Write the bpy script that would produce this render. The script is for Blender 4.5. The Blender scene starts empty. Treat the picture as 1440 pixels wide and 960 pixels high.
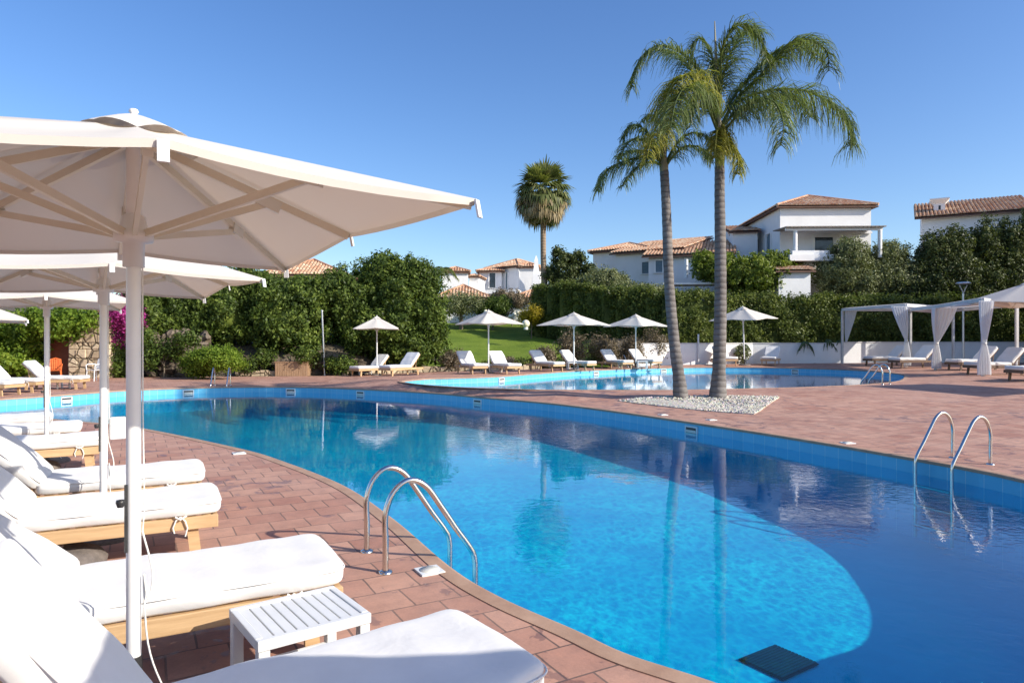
import bpy, bmesh, math, random
import numpy as np
from mathutils import Vector, Matrix
from mathutils.geometry import delaunay_2d_cdt
R = math.radians
scene = bpy.context.scene
COL = scene.collection
rng = np.random.default_rng(7)
random.seed(7)
F = 960.0; CX = 720.0; HY = 478.0; EYE = 1.6

# ------------------------------------------------------------------ helpers
def tag(o, label=None, cat=None, group=None, kind=None):
    if label: o['label'] = label
    if cat: o['category'] = cat
    if group: o['group'] = group
    if kind: o['kind'] = kind
    return o

def empty(name, loc=(0, 0, 0), rz=0.0):
    o = bpy.data.objects.new(name, None); COL.objects.link(o)
    o.empty_display_size = .2
    o.location = loc; o.rotation_euler = (0, 0, rz)
    return o

def mesh_obj(name, verts, faces, mat, parent=None, smooth=False):
    me = bpy.data.meshes.new(name)
    me.from_pydata([tuple(v) for v in verts], [], faces)
    me.update()
    if smooth:
        for p in me.polygons: p.use_smooth = True
    if mat: me.materials.append(mat)
    o = bpy.data.objects.new(name, me); COL.objects.link(o)
    if parent: o.parent = parent
    return o

def quads_obj(name, V, mat, parent=None):
    """V: (n,4,3) array -> one mesh of n separate quads, fast"""
    n = len(V)
    me = bpy.data.meshes.new(name)
    me.vertices.add(n * 4); me.vertices.foreach_set('co', V.reshape(-1).astype(np.float32))
    me.loops.add(n * 4); me.loops.foreach_set('vertex_index', np.arange(n * 4, dtype=np.int32))
    me.polygons.add(n); me.polygons.foreach_set('loop_start', np.arange(0, n * 4, 4, dtype=np.int32))
    me.update(calc_edges=True); me.validate()
    me.materials.append(mat)
    o = bpy.data.objects.new(name, me); COL.objects.link(o)
    if parent: o.parent = parent
    return o

class MB:
    def __init__(s): s.v = []; s.f = []; s.sm = []
    def add(s, vs, fs, smooth=False):
        b = len(s.v); s.v += [tuple(v) for v in vs]
        for f in fs: s.f.append(tuple(i + b for i in f)); s.sm.append(smooth)
        return s
    def box(s, c, d, rz=0, M=None, bev=0.0):
        x, y, z = d[0] / 2, d[1] / 2, d[2] / 2
        if bev <= 0:
            vs = [Vector((i * x, j * y, k * z)) for i in (-1, 1) for j in (-1, 1) for k in (-1, 1)]
            fs = [(0, 1, 3, 2), (4, 6, 7, 5), (0, 4, 5, 1), (2, 3, 7, 6), (0, 2, 6, 4), (1, 5, 7, 3)]
        else:
            bm = bmesh.new(); bmesh.ops.create_cube(bm, size=1)
            for v in bm.verts: v.co = Vector((v.co.x * d[0], v.co.y * d[1], v.co.z * d[2]))
            bmesh.ops.bevel(bm, geom=list(bm.edges), offset=bev, segments=2, affect='EDGES', profile=.6)
            vs = [v.co.copy() for v in bm.verts]; bm.verts.index_update()
            fs = [tuple(v.index for v in f.verts) for f in bm.faces]; bm.free()
        m = M if M is not None else Matrix.Rotation(rz, 4, 'Z')
        c = Vector(c)
        return s.add([m @ v + c for v in vs], fs)
    def bar(s, a, b, w, h, up=(0, 0, 1)):
        a = Vector(a); b = Vector(b); d = (b - a); L = d.length; d.normalize()
        u = Vector(up); sx = d.cross(u)
        if sx.length < 1e-4: sx = d.cross(Vector((0, 1, 0)))
        sx.normalize(); uz = sx.cross(d)
        vs = []
        for p in (a, b):
            for i, j in ((-1, -1), (1, -1), (1, 1), (-1, 1)):
                vs.append(p + sx * (i * w / 2) + uz * (j * h / 2))
        return s.add(vs, [(0, 1, 2, 3), (7, 6, 5, 4), (0, 4, 5, 1), (1, 5, 6, 2), (2, 6, 7, 3), (3, 7, 4, 0)])
    def tube(s, pts, r, n=10, caps=True):
        pts = [Vector(p) for p in pts]
        rs = r if isinstance(r, (list, tuple)) else [r] * len(pts)
        vs = []; fs = []
        prev = None
        for i, p in enumerate(pts):
            if i == 0: t = pts[1] - pts[0]
            elif i == len(pts) - 1: t = pts[-1] - pts[-2]
            else: t = (pts[i + 1] - pts[i]).normalized() + (pts[i] - pts[i - 1]).normalized()
            t.normalize()
            if prev is None:
                a = t.cross(Vector((0, 0, 1)))
                if a.length < .1: a = t.cross(Vector((0, 1, 0)))
            else:
                a = prev - t * prev.dot(t)
            a.normalize(); prev = a; b = t.cross(a)
            for k in range(n):
                an = 2 * math.pi * k / n
                vs.append(p + (a * math.cos(an) + b * math.sin(an)) * rs[i])
        for i in range(len(pts) - 1):
            for k in range(n):
                fs.append((i * n + k, i * n + (k + 1) % n, (i + 1) * n + (k + 1) % n, (i + 1) * n + k))
        s.add(vs, fs, True)
        if caps:
            s.add(vs[:n], [tuple(reversed(range(n)))]); s.add(vs[-n:], [tuple(range(n))])
        return s
    def lathe(s, prof, c=(0, 0, 0), n=20, sx=1, sy=1):
        vs = []; fs = []
        for r, z in prof:
            for k in range(n):
                a = 2 * math.pi * k / n
                vs.append((c[0] + r * math.cos(a) * sx, c[1] + r * math.sin(a) * sy, c[2] + z))
        for i in range(len(prof) - 1):
            for k in range(n):
                fs.append((i * n + k, i * n + (k + 1) % n, (i + 1) * n + (k + 1) % n, (i + 1) * n + k))
        s.add(vs, fs, True)
        return s
    def build(s, name, mat, parent=None):
        o = mesh_obj(name, s.v, s.f, mat, parent)
        o.data.polygons.foreach_set('use_smooth', s.sm)
        return o

def copy_tree(o, parent=None):
    c = o.copy(); COL.objects.link(c)
    if parent: c.parent = parent
    for ch in o.children: copy_tree(ch, c)
    return c

def put(root, x, y, z, rz, label, group=None):
    root.location = (x, y, z); root.rotation_euler = (0, 0, rz)
    root['label'] = label
    if group: root['group'] = group
    return root

# ------------------------------------------------------------------ materials
def newmat(name):
    m = bpy.data.materials.new(name); m.use_nodes = True
    nt = m.node_tree
    for n in list(nt.nodes): nt.nodes.remove(n)
    out = nt.nodes.new('ShaderNodeOutputMaterial')
    return m, nt, out
def N(nt, t, **kw):
    n = nt.nodes.new(t)
    for k, v in kw.items(): setattr(n, k, v)
    return n
def ramp(nt, fac, stops):
    r = N(nt, 'ShaderNodeValToRGB')
    e = r.color_ramp.elements
    while len(e) < len(stops): e.new(.5)
    for i, (p, c) in enumerate(stops): e[i].position = p; e[i].color = (*c, 1)
    nt.links.new(fac, r.inputs[0]); return r.outputs[0]
def noise(nt, scale, detail=4, rough=.55, coord=None, dist=0):
    n = N(nt, 'ShaderNodeTexNoise'); n.inputs['Scale'].default_value = scale
    n.inputs['Detail'].default_value = detail; n.inputs['Roughness'].default_value = rough
    n.inputs['Distortion'].default_value = dist
    if coord is not None: nt.links.new(coord, n.inputs['Vector'])
    return n.outputs['Fac']
def coords(nt, kind='Object', scale=(1, 1, 1), rot=(0, 0, 0)):
    t = N(nt, 'ShaderNodeTexCoord'); m = N(nt, 'ShaderNodeMapping')
    m.inputs['Scale'].default_value = scale; m.inputs['Rotation'].default_value = rot
    nt.links.new(t.outputs[kind], m.inputs[0]); return m.outputs[0]
def mixc(nt, fac, a, b, mode='MIX'):
    m = N(nt, 'ShaderNodeMix', data_type='RGBA', blend_type=mode)
    for s, v in ((0, fac), (6, a), (7, b)):
        if hasattr(v, 'links') or hasattr(v, 'is_output'): nt.links.new(v, m.inputs[s])
        elif isinstance(v, (int, float)): m.inputs[s].default_value = v
        else: m.inputs[s].default_value = (*v, 1)
    return m.outputs[2]
def bump(nt, h, strength=.3, dist=.01, normal=None):
    b = N(nt, 'ShaderNodeBump'); b.inputs['Strength'].default_value = strength
    b.inputs['Distance'].default_value = dist
    nt.links.new(h, b.inputs['Height'])
    if normal: nt.links.new(normal, b.inputs['Normal'])
    return b.outputs[0]
def princ(nt, out, color=None, rough=.6, metal=0, normal=None, spec=.5):
    p = N(nt, 'ShaderNodeBsdfPrincipled')
    if color is not None:
        if isinstance(color, tuple): p.inputs['Base Color'].default_value = (*color, 1)
        else: nt.links.new(color, p.inputs['Base Color'])
    if isinstance(rough, (int, float)): p.inputs['Roughness'].default_value = rough
    else: nt.links.new(rough, p.inputs['Roughness'])
    p.inputs['Metallic'].default_value = metal
    p.inputs['Specular IOR Level'].default_value = spec
    if normal is not None: nt.links.new(normal, p.inputs['Normal'])
    nt.links.new(p.outputs[0], out.inputs[0]); return p
def simple(name, c1, c2=None, scale=8, rough=.6, metal=0, bs=.2, bd=.01, bscale=None, spec=.5, stretch=(1, 1, 1)):
    m, nt, out = newmat(name)
    co = coords(nt, 'Object', stretch)
    f = noise(nt, scale, 5, .6, co)
    c = ramp(nt, f, [(.3, c1), (.7, c2 or c1)])
    h = noise(nt, bscale or scale * 6, 3, .6, co)
    princ(nt, out, c, rough, metal, bump(nt, h, bs, bd), spec); return m

M = {}
M['pole'] = simple('white_paint', (.74, .73, .70), (.80, .79, .77), 5, .35, bs=.03)
M['rib'] = simple('cream_rib', (.66, .60, .47), (.72, .66, .53), 5, .45, bs=.03)
M['black'] = simple('black_plastic', (.02, .02, .022), (.035, .035, .035), 20, .4)
M['steel'] = simple('steel', (.60, .59, .56), (.68, .67, .64), 14, .17, 1.0, bs=.02)
M['steel_d'] = simple('dull_steel', (.42, .43, .45), (.5, .5, .52), 10, .35, 1.0, bs=.02)
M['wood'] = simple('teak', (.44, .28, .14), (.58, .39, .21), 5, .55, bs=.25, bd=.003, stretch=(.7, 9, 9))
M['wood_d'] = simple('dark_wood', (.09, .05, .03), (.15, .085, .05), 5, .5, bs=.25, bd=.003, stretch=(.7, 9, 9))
M['rope'] = simple('rope', (.72, .70, .64), (.8, .78, .72), 60, .9)
M['plastic'] = simple('white_plastic', (.66, .67, .66), (.74, .75, .74), 5, .4, bs=.05)
M['plastic_c'] = simple('skimmer_plastic', (.62, .60, .52), (.7, .68, .6), 5, .4, bs=.05)
M['plaster'] = simple('white_plaster', (.79, .78, .76), (.86, .855, .84), 1.2, .9, bs=.35, bd=.02, bscale=6)
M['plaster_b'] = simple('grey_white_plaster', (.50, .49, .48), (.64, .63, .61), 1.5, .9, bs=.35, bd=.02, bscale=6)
M['stone_base'] = simple('granite', (.10, .085, .075), (.20, .17, .15), 18, .8, bs=.6, bd=.01)
M['glass'] = simple('window_glass', (.03, .04, .05), (.06, .08, .10), 2, .08, bs=0)
M['shutter'] = simple('shutter_paint', (.10, .16, .20), (.14, .21, .25), 4, .5)
M['trunk'] = simple('bark', (.10, .075, .05), (.20, .16, .12), 8, .9, bs=.8, bd=.02, stretch=(1, 1, .3))
M['chimney'] = M['plaster']
M['globe'] = simple('lamp_globe', (.72, .68, .52), (.8, .76, .6), 5, .25, bs=0)
M['lampmetal'] = simple('lamp_metal', (.55, .57, .60), (.65, .67, .7), 5, .3, .7, bs=0)
M['redbrown'] = simple('door_paint', (.16, .035, .015), (.24, .06, .03), 6, .5)
M['orange'] = simple('orange_cloth', (.65, .12, .02), (.7, .16, .03), 6, .7)
M['beam'] = simple('weathered_beam', (.22, .18, .15), (.34, .29, .25), 6, .8, stretch=(.5, 6, 6))

def mat_cushion():
    m, nt, out = newmat('cushion_cloth')
    co = coords(nt)
    c = ramp(nt, noise(nt, 3, 4, .6, co), [(.3, (.67, .66, .64)), (.7, (.73, .72, .705))])
    w = noise(nt, 350, 2, .5, co); big = noise(nt, 4.5, 3, .5, co, .6); fold = noise(nt, 14, 3, .5, coords(nt, 'Object', (.5, 1.6, 1)), .8)
    n1 = bump(nt, big, .38, .02); n2 = bump(nt, fold, .22, .006, n1); n3 = bump(nt, w, .18, .001, n2)
    p = princ(nt, out, c, .85, 0, n3, .25)
    p.inputs['Sheen Weight'].default_value = .2
    return m
M['cushion'] = mat_cushion()

def mat_cloth(name, col, tcol, mixf, bscale=3):
    m, nt, out = newmat(name)
    co = coords(nt)
    h = noise(nt, bscale, 3, .5, co, .4); wv = noise(nt, 260, 2, .5, co)
    nn = bump(nt, wv, .12, .001, bump(nt, h, .25, .02))
    d = N(nt, 'ShaderNodeBsdfDiffuse'); t = N(nt, 'ShaderNodeBsdfTranslucent'); mx = N(nt, 'ShaderNodeMixShader')
    c = mixc(nt, noise(nt, 1.5, 4, .6, co), tuple(x * .94 for x in col), col)
    nt.links.new(c, d.inputs[0]); t.inputs[0].default_value = (*tcol, 1)
    nt.links.new(nn, d.inputs['Normal']); nt.links.new(nn, t.inputs['Normal'])
    mx.inputs[0].default_value = mixf
    nt.links.new(d.outputs[0], mx.inputs[1]); nt.links.new(t.outputs[0], mx.inputs[2])
    nt.links.new(mx.outputs[0], out.inputs[0]); return m
M['canopy'] = mat_cloth('canopy_cloth', (.78, .735, .665), (.50, .39, .29), .24)
M['curtain'] = mat_cloth('curtain_cloth', (.80, .81, .82), (.75, .77, .80), .35, 8)

def mat_leaf(name, a, b, c, tr=.30, rough=.45, bright=1.0):
    """green varying per leaf and per clump; a dark, b mid, c light"""
    m, nt, out = newmat(name)
    g = N(nt, 'ShaderNodeNewGeometry')
    co = coords(nt, 'Object')
    clump = noise(nt, .9, 3, .6, co)
    f = N(nt, 'ShaderNodeMath', operation='MULTIPLY_ADD'); nt.links.new(g.outputs['Random Per Island'], f.inputs[0])
    f.inputs[1].default_value = .55; 
    sub = N(nt, 'ShaderNodeMath', operation='MULTIPLY_ADD'); nt.links.new(clump, sub.inputs[0]); sub.inputs[1].default_value = 1.2; sub.inputs[2].default_value = -.38
    nt.links.new(sub.outputs[0], f.inputs[2])
    a, b, c = (tuple(v * 1.32 for v in q) for q in (a, b, c)); col = ramp(nt, f.outputs[0], [(.1, a), (.5, b), (.95, c)])
    d = N(nt, 'ShaderNodeBsdfPrincipled'); nt.links.new(col, d.inputs['Base Color']); d.inputs['Roughness'].default_value = rough
    d.inputs['Specular IOR Level'].default_value = .15
    t = N(nt, 'ShaderNodeBsdfTranslucent')
    tc = mixc(nt, 1.0, col, (1.25, 1.35, .5), 'MULTIPLY'); nt.links.new(tc, t.inputs[0])
    mx = N(nt, 'ShaderNodeMixShader'); mx.inputs[0].default_value = tr
    nt.links.new(d.outputs[0], mx.inputs[1]); nt.links.new(t.outputs[0], mx.inputs[2])
    nt.links.new(mx.outputs[0], out.inputs[0]); return m
M['leaf_dark'] = mat_leaf('leaf_citrus', (.022, .036, .010), (.060, .092, .018), (.16, .20, .040))
M['leaf_hedge'] = mat_leaf('leaf_hedge', (.028, .042, .012), (.075, .098, .022), (.17, .19, .045))
M['leaf_bright'] = mat_leaf('leaf_bright', (.05, .09, .012), (.11, .17, .02), (.22, .27, .04), .4)
M['leaf_olive'] = mat_leaf('leaf_olive', (.06, .07, .032), (.12, .135, .06), (.22, .235, .12), .2)
M['leaf_grey'] = mat_leaf('leaf_grey', (.06, .045, .03), (.12, .095, .06), (.22, .18, .13), .15)
M['leaf_cyp'] = mat_leaf('leaf_cypress', (.025, .035, .014), (.055, .07, .025), (.12, .135, .045), .2)
M['leaf_fig'] = mat_leaf('leaf_fig', (.05, .075, .014), (.11, .145, .025), (.22, .25, .05), .35)
M['leaf_yellow'] = mat_leaf('leaf_yellow', (.10, .09, .01), (.26, .20, .02), (.42, .32, .03), .35)
M['flower'] = mat_leaf('bougainvillea', (.10, .015, .06), (.30, .03, .18), (.45, .08, .30), .35)
M['palm'] = mat_leaf('palm_leaf', (.045, .06, .022), (.10, .13, .05), (.22, .25, .10), .35, .35)
M['palm_y'] = mat_leaf('palm_leaf_yellow', (.10, .11, .02), (.20, .20, .04), (.36, .32, .09), .3)
M['fan'] = mat_leaf('fan_leaf', (.05, .065, .022), (.11, .13, .045), (.26, .25, .11), .3)
M['fan_dry'] = mat_leaf('fan_leaf_dry', (.10, .08, .04), (.22, .17, .09), (.36, .29, .17), .2)
M['agave'] = mat_leaf('agave_leaf', (.03, .05, .025), (.05, .08, .04), (.10, .13, .06), .1)

def mat_palmtrunk(name, c1, c2, ring=9.0):
    m, nt, out = newmat(name)
    co = coords(nt)
    w = N(nt, 'ShaderNodeTexWave', wave_type='BANDS', bands_direction='Z'); w.inputs['Scale'].default_value = ring
    w.inputs['Distortion'].default_value = 1.6; w.inputs['Detail'].default_value = 3; w.inputs['Detail Scale'].default_value = 1.5
    nt.links.new(co, w.inputs[0])
    n = noise(nt, 3, 6, .65, coords(nt, 'Object', (1, 1, .5)))
    base = ramp(nt, n, [(.3, c1), (.7, c2)])
    ringc = ramp(nt, w.outputs['Fac'], [(0, (.55, .52, .5)), (.25, (1, 1, 1))])
    c = mixc(nt, .8, base, ringc, 'MULTIPLY')
    h = bump(nt, w.outputs['Fac'], .6, .02, bump(nt, noise(nt, 40, 4, .7, co), .4, .01))
    princ(nt, out, c, .85, 0, h, .3); return m
M['ptrunk'] = mat_palmtrunk('palm_trunk', (.115, .105, .10), (.225, .205, .19), 2.2)
M['ptrunk_w'] = mat_palmtrunk('fan_palm_trunk', (.24, .17, .11), (.36, .27, .19), 1.5)
M['crownshaft'] = simple('crownshaft', (.16, .17, .09), (.36, .30, .20), 6, .7, stretch=(1, 1, .3))

def mat_tiles():
    m, nt, out = newmat('terracotta_paving')
    co = coords(nt, 'Object', (1, 1, 1), (0, 0, R(-29)))
    b = N(nt, 'ShaderNodeTexBrick'); b.offset = 0.5; b.inputs['Scale'].default_value = 1
    b.inputs['Brick Width'].default_value = .30; b.inputs['Row Height'].default_value = .30
    b.inputs['Mortar Size'].default_value = .0065; b.inputs['Mortar Smooth'].default_value = .2; b.inputs['Bias'].default_value = 0
    b.inputs['Color1'].default_value = (.37, .175, .122, 1); b.inputs['Color2'].default_value = (.51, .285, .20, 1)
    b.inputs['Mortar'].default_value = (.15, .10, .08, 1)
    wob = N(nt, 'ShaderNodeTexNoise'); wob.inputs['Scale'].default_value = 2.2
    nt.links.new(co, wob.inputs['Vector'])
    va = N(nt, 'ShaderNodeVectorMath', operation='MULTIPLY_ADD'); va.inputs[1].default_value = (.022, .022, 0)
    nt.links.new(wob.outputs['Color'], va.inputs[0]); nt.links.new(co, va.inputs[2])
    nt.links.new(va.outputs[0], b.inputs[0])
    c = b.outputs['Color']
    big = noise(nt, .55, 5, .65, co)
    c = mixc(nt, ramp(nt, big, [(.35, (0, 0, 0)), (.68, (.55, .55, .55))]), c, (.53, .33, .25))
    mid = noise(nt, 5, 5, .7, co)
    c = mixc(nt, .75, c, ramp(nt, mid, [(.25, (.68, .70, .74)), (.55, (1, 1, 1)), (.8, (1.25, 1.15, 1.1))]), 'MULTIPLY')
    # damp splashes, each a small blot with its own outline, smeared along the walking direction
    st = noise(nt, 3.6, 4, .62, coords(nt, 'Object', (1, 1, 1), (0, 0, .3)), .5)
    area = noise(nt, .35, 2, .5, co)
    comb = N(nt, 'ShaderNodeMath', operation='MULTIPLY_ADD'); nt.links.new(area, comb.inputs[0]); comb.inputs[1].default_value = .55; nt.links.new(st, comb.inputs[2])
    stain = ramp(nt, comb.outputs[0], [(.885, (0, 0, 0)), (.905, (1, 1, 1))])
    sf = N(nt, 'ShaderNodeMath', operation='MULTIPLY'); sf.inputs[1].default_value = .42; nt.links.new(stain, sf.inputs[0])
    c = mixc(nt, sf.outputs[0], c, (.085, .042, .04))
    grit = noise(nt, 60, 4, .7, co)
    c = mixc(nt, .5, c, ramp(nt, grit, [(.3, (.82, .82, .82)), (.7, (1.12, 1.12, 1.12))]), 'MULTIPLY')
    rg = N(nt, 'ShaderNodeMapRange'); nt.links.new(stain, rg.inputs[0]); rg.inputs[3].default_value = .72; rg.inputs[4].default_value = .42
    inv = N(nt, 'ShaderNodeMath', operation='SUBTRACT'); inv.inputs[0].default_value = 1; nt.links.new(b.outputs['Fac'], inv.inputs[1])
    nn = bump(nt, grit, .35, .003, bump(nt, mid, .3, .006, bump(nt, inv.outputs[0], .8, .004)))
    princ(nt, out, c, rg.outputs[0], 0, nn, .35); return m
M['tiles'] = mat_tiles()
M['coping'] = simple('sandstone_coping', (.35, .21, .135), (.47, .30, .20), 4, .7, bs=.4, bd=.004, bscale=50)
M['concrete'] = simple('pale_concrete', (.52, .47, .42), (.62, .57, .52), 5, .8, bs=.4)

def mat_pooltile(name, a, b_, wall=True):
    m, nt, out = newmat(name)
    if wall:
        t = N(nt, 'ShaderNodeUVMap'); co = t.outputs[0]
    else: co = coords(nt, 'Object', (1, 1, 1), (0, 0, R(-29)))
    b = N(nt, 'ShaderNodeTexBrick'); b.offset = 0; b.inputs['Scale'].default_value = 1
    b.inputs['Brick Width'].default_value = .245 if wall else .25; b.inputs['Row Height'].default_value = 5 if wall else .25
    b.inputs['Mortar Size'].default_value = .005 if wall else .004; b.inputs['Mortar Smooth'].default_value = .3
    b.inputs['Color1'].default_value = (*a, 1); b.inputs['Color2'].default_value = (*b_, 1)
    b.inputs['Mortar'].default_value = (.40, .62, .72, 1) if wall else (a[0] * 1.15, a[1] * 1.05, a[2] * 1.0, 1)
    nt.links.new(co, b.inputs[0])
    n = noise(nt, 1.3, 4, .6, coords(nt))
    c = mixc(nt, .5, b.outputs['Color'], ramp(nt, n, [(.3, (.9, .93, .95)), (.7, (1.08, 1.05, 1.02))]), 'MULTIPLY')
    princ(nt, out, c, .3, 0, None, .4); return m
M['pwall'] = mat_pooltile('pool_wall_tile', (.12, .45, .65), (.15, .49, .69))
M['pfloor'] = mat_pooltile('pool_floor_tile', (.045, .54, .65), (.055, .57, .68), False)

def mat_water():
    m, nt, out = newmat('pool_water')
    co = coords(nt, 'Object', (1, 1.25, 1), (0, 0, .5))
    area = ramp(nt, noise(nt, .16, 3, .5, co), [(.40, (.06, .06, .06)), (.66, (1, 1, 1))])
    def mul(a, b):
        x = N(nt, 'ShaderNodeMath', operation='MULTIPLY')
        for i, v in ((0, a), (1, b)):
            if isinstance(v, (int, float)): x.inputs[i].default_value = v
            else: nt.links.new(v, x.inputs[i])
        return x.outputs[0]
    h1 = noise(nt, 7.0, 3, .5, co, 1.0); h2 = noise(nt, 1.6, 2, .5, co, .4)
    n1 = bump(nt, mul(h1, area), .16, .02); n2 = bump(nt, h2, .07, .03, n1)
    geo = N(nt, 'ShaderNodeNewGeometry'); dt = N(nt, 'ShaderNodeVectorMath', operation='DOT_PRODUCT'); nt.links.new(geo.outputs['Incoming'], dt.inputs[0]); nt.links.new(n2, dt.inputs[1])
    def mth(op, a, b=None, clamp=False):
        x = N(nt, 'ShaderNodeMath', operation=op); x.use_clamp = clamp
        for i, v in ((0, a), (1, b)):
            if v is None: continue
            if isinstance(v, (int, float)): x.inputs[i].default_value = v
            else: nt.links.new(v, x.inputs[i])
        return x.outputs[0]
    cosv = mth('ABSOLUTE', dt.outputs['Value']); om = mth('SUBTRACT', 1.0, cosv, True)
    class fr: outputs = [mth('ADD', mth('MULTIPLY', mth('POWER', om, 5.0), .98), .02, True)]
    # caustic light net painted into the back-face colour; front face has an even tint
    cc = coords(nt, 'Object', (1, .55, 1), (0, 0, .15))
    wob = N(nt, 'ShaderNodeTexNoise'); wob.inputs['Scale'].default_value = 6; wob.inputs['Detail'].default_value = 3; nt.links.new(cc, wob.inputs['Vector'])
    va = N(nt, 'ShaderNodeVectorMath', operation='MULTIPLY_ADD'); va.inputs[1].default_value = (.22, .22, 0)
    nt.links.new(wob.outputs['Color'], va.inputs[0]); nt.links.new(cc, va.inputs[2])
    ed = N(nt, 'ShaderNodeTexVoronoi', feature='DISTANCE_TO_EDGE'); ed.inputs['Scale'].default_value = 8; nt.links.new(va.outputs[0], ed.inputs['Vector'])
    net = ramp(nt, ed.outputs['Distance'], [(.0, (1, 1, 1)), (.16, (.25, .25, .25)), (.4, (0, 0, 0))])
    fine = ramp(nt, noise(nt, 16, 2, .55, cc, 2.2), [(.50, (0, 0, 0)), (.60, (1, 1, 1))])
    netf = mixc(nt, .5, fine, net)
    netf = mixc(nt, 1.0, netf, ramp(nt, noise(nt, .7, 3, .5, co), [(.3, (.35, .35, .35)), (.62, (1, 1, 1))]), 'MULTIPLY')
    painted_caustics = mixc(nt, netf, (.02, .42, .70), (1.35, 1.4, 1.3))
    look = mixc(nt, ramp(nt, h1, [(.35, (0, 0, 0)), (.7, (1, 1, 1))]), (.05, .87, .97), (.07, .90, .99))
    col = mixc(nt, geo.outputs['Backfacing'], look, painted_caustics)
    tr = N(nt, 'ShaderNodeBsdfTransparent'); nt.links.new(col, tr.inputs[0])
    gl = N(nt, 'ShaderNodeBsdfGlossy'); gl.inputs['Roughness'].default_value = .015; gl.inputs[0].default_value = (1, 1, 1, 1)
    nt.links.new(n2, gl.inputs['Normal'])
    mx = N(nt, 'ShaderNodeMixShader'); nt.links.new(fr.outputs[0], mx.inputs[0])
    nt.links.new(tr.outputs[0], mx.inputs[1]); nt.links.new(gl.outputs[0], mx.inputs[2]); nt.links.new(mx.outputs[0], out.inputs[0])
    return m
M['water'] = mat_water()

def mat_gravel():
    m, nt, out = newmat('white_gravel')
    co = coords(nt)
    v = N(nt, 'ShaderNodeTexVoronoi'); v.inputs['Scale'].default_value = 24; nt.links.new(co, v.inputs['Vector'])
    c = mixc(nt, .35, (.66, .62, .54), v.outputs['Color'], 'SOFT_LIGHT')
    c = mixc(nt, .8, c, ramp(nt, v.outputs['Distance'], [(.2, (1.05, 1.05, 1.05)), (.75, (.45, .42, .38))]), 'MULTIPLY')
    princ(nt, out, c, .9, 0, bump(nt, v.outputs['Distance'], -1.0, .03), .2); return m
M['gravel'] = mat_gravel()

def mat_lawn():
    m, nt, out = newmat('lawn_grass')
    co = coords(nt)
    c = ramp(nt, noise(nt, .45, 5, .65, co), [(.3, (.11, .18, .02)), (.5, (.17, .25, .028)), (.72, (.24, .31, .05))])
    c = mixc(nt, .8, c, ramp(nt, noise(nt, 9, 4, .8, co), [(.3, (.6, .62, .5)), (.7, (1.2, 1.15, 1.1))]), 'MULTIPLY')
    princ(nt, out, c, .9, 0, bump(nt, noise(nt, 30, 3, .8, co), 1, .05), .2); return m
M['lawn'] = mat_lawn()
M['soil'] = simple('garden_soil', (.075, .055, .035), (.14, .11, .07), 1.2, .95, bs=.9, bd=.08, bscale=7)

def mat_stone(name='rubble_stone', a=(.30, .22, .14), b=(.52, .40, .27), sc=2.4):
    m, nt, out = newmat(name)
    co = coords(nt)
    v = N(nt, 'ShaderNodeTexVoronoi'); v.inputs['Scale'].default_value = sc; nt.links.new(co, v.inputs['Vector'])
    e = N(nt, 'ShaderNodeTexVoronoi', feature='DISTANCE_TO_EDGE'); e.inputs['Scale'].default_value = sc; nt.links.new(co, e.inputs['Vector'])
    sp = N(nt, 'ShaderNodeSeparateColor'); nt.links.new(v.outputs['Color'], sp.inputs[0])
    c = ramp(nt, sp.outputs[0], [(0, a), (1, b)])
    c = mixc(nt, .7, c, ramp(nt, noise(nt, 9, 5, .7, co), [(.3, (.7, .7, .7)), (.7, (1.15, 1.15, 1.15))]), 'MULTIPLY')
    ed = ramp(nt, e.outputs['Distance'], [(0, (0, 0, 0)), (.09, (1, 1, 1))])
    c = mixc(nt, ed, tuple(x * .35 for x in a), c)
    princ(nt, out, c, .9, 0, bump(nt, noise(nt, 9, 5, .7, co), .5, .03, bump(nt, ed, .8, .06)), .2); return m
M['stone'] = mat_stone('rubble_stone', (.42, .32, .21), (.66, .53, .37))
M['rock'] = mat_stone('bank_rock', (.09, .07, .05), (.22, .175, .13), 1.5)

def mat_roof():
    m, nt, out = newmat('roof_tile')
    g = N(nt, 'ShaderNodeNewGeometry'); co = coords(nt)
    f = N(nt, 'ShaderNodeMath', operation='MULTIPLY_ADD'); nt.links.new(noise(nt, .9, 5, .7, co), f.inputs[0]); f.inputs[1].default_value = .9
    h = N(nt, 'ShaderNodeMath', operation='MULTIPLY'); nt.links.new(g.outputs['Random Per Island'], h.inputs[0]); h.inputs[1].default_value = .35; nt.links.new(h.outputs[0], f.inputs[2])
    c = ramp(nt, f.outputs[0], [(.3, (.36, .16, .10)), (.5, (.54, .30, .18)), (.65, (.62, .42, .28)), (.9, (.72, .57, .42))])
    w = N(nt, 'ShaderNodeTexWave', bands_direction='Z'); w.inputs['Scale'].default_value = 2.4; nt.links.new(co, w.inputs[0])
    c = mixc(nt, .4, c, ramp(nt, w.outputs['Fac'], [(0, (.5, .45, .42)), (.4, (1, 1, 1))]), 'MULTIPLY')
    princ(nt, out, c, .9, 0, None, .2); return m
M['roof'] = mat_roof()
M['roof_under'] = simple('roof_underlay', (.12, .07, .05), (.2, .11, .075), 3, .9)
M['plankbox'] = simple('planter_planks', (.26, .15, .08), (.42, .27, .16), 5, .8, bs=.5, bd=.01, stretch=(7, 7, .6))

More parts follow.
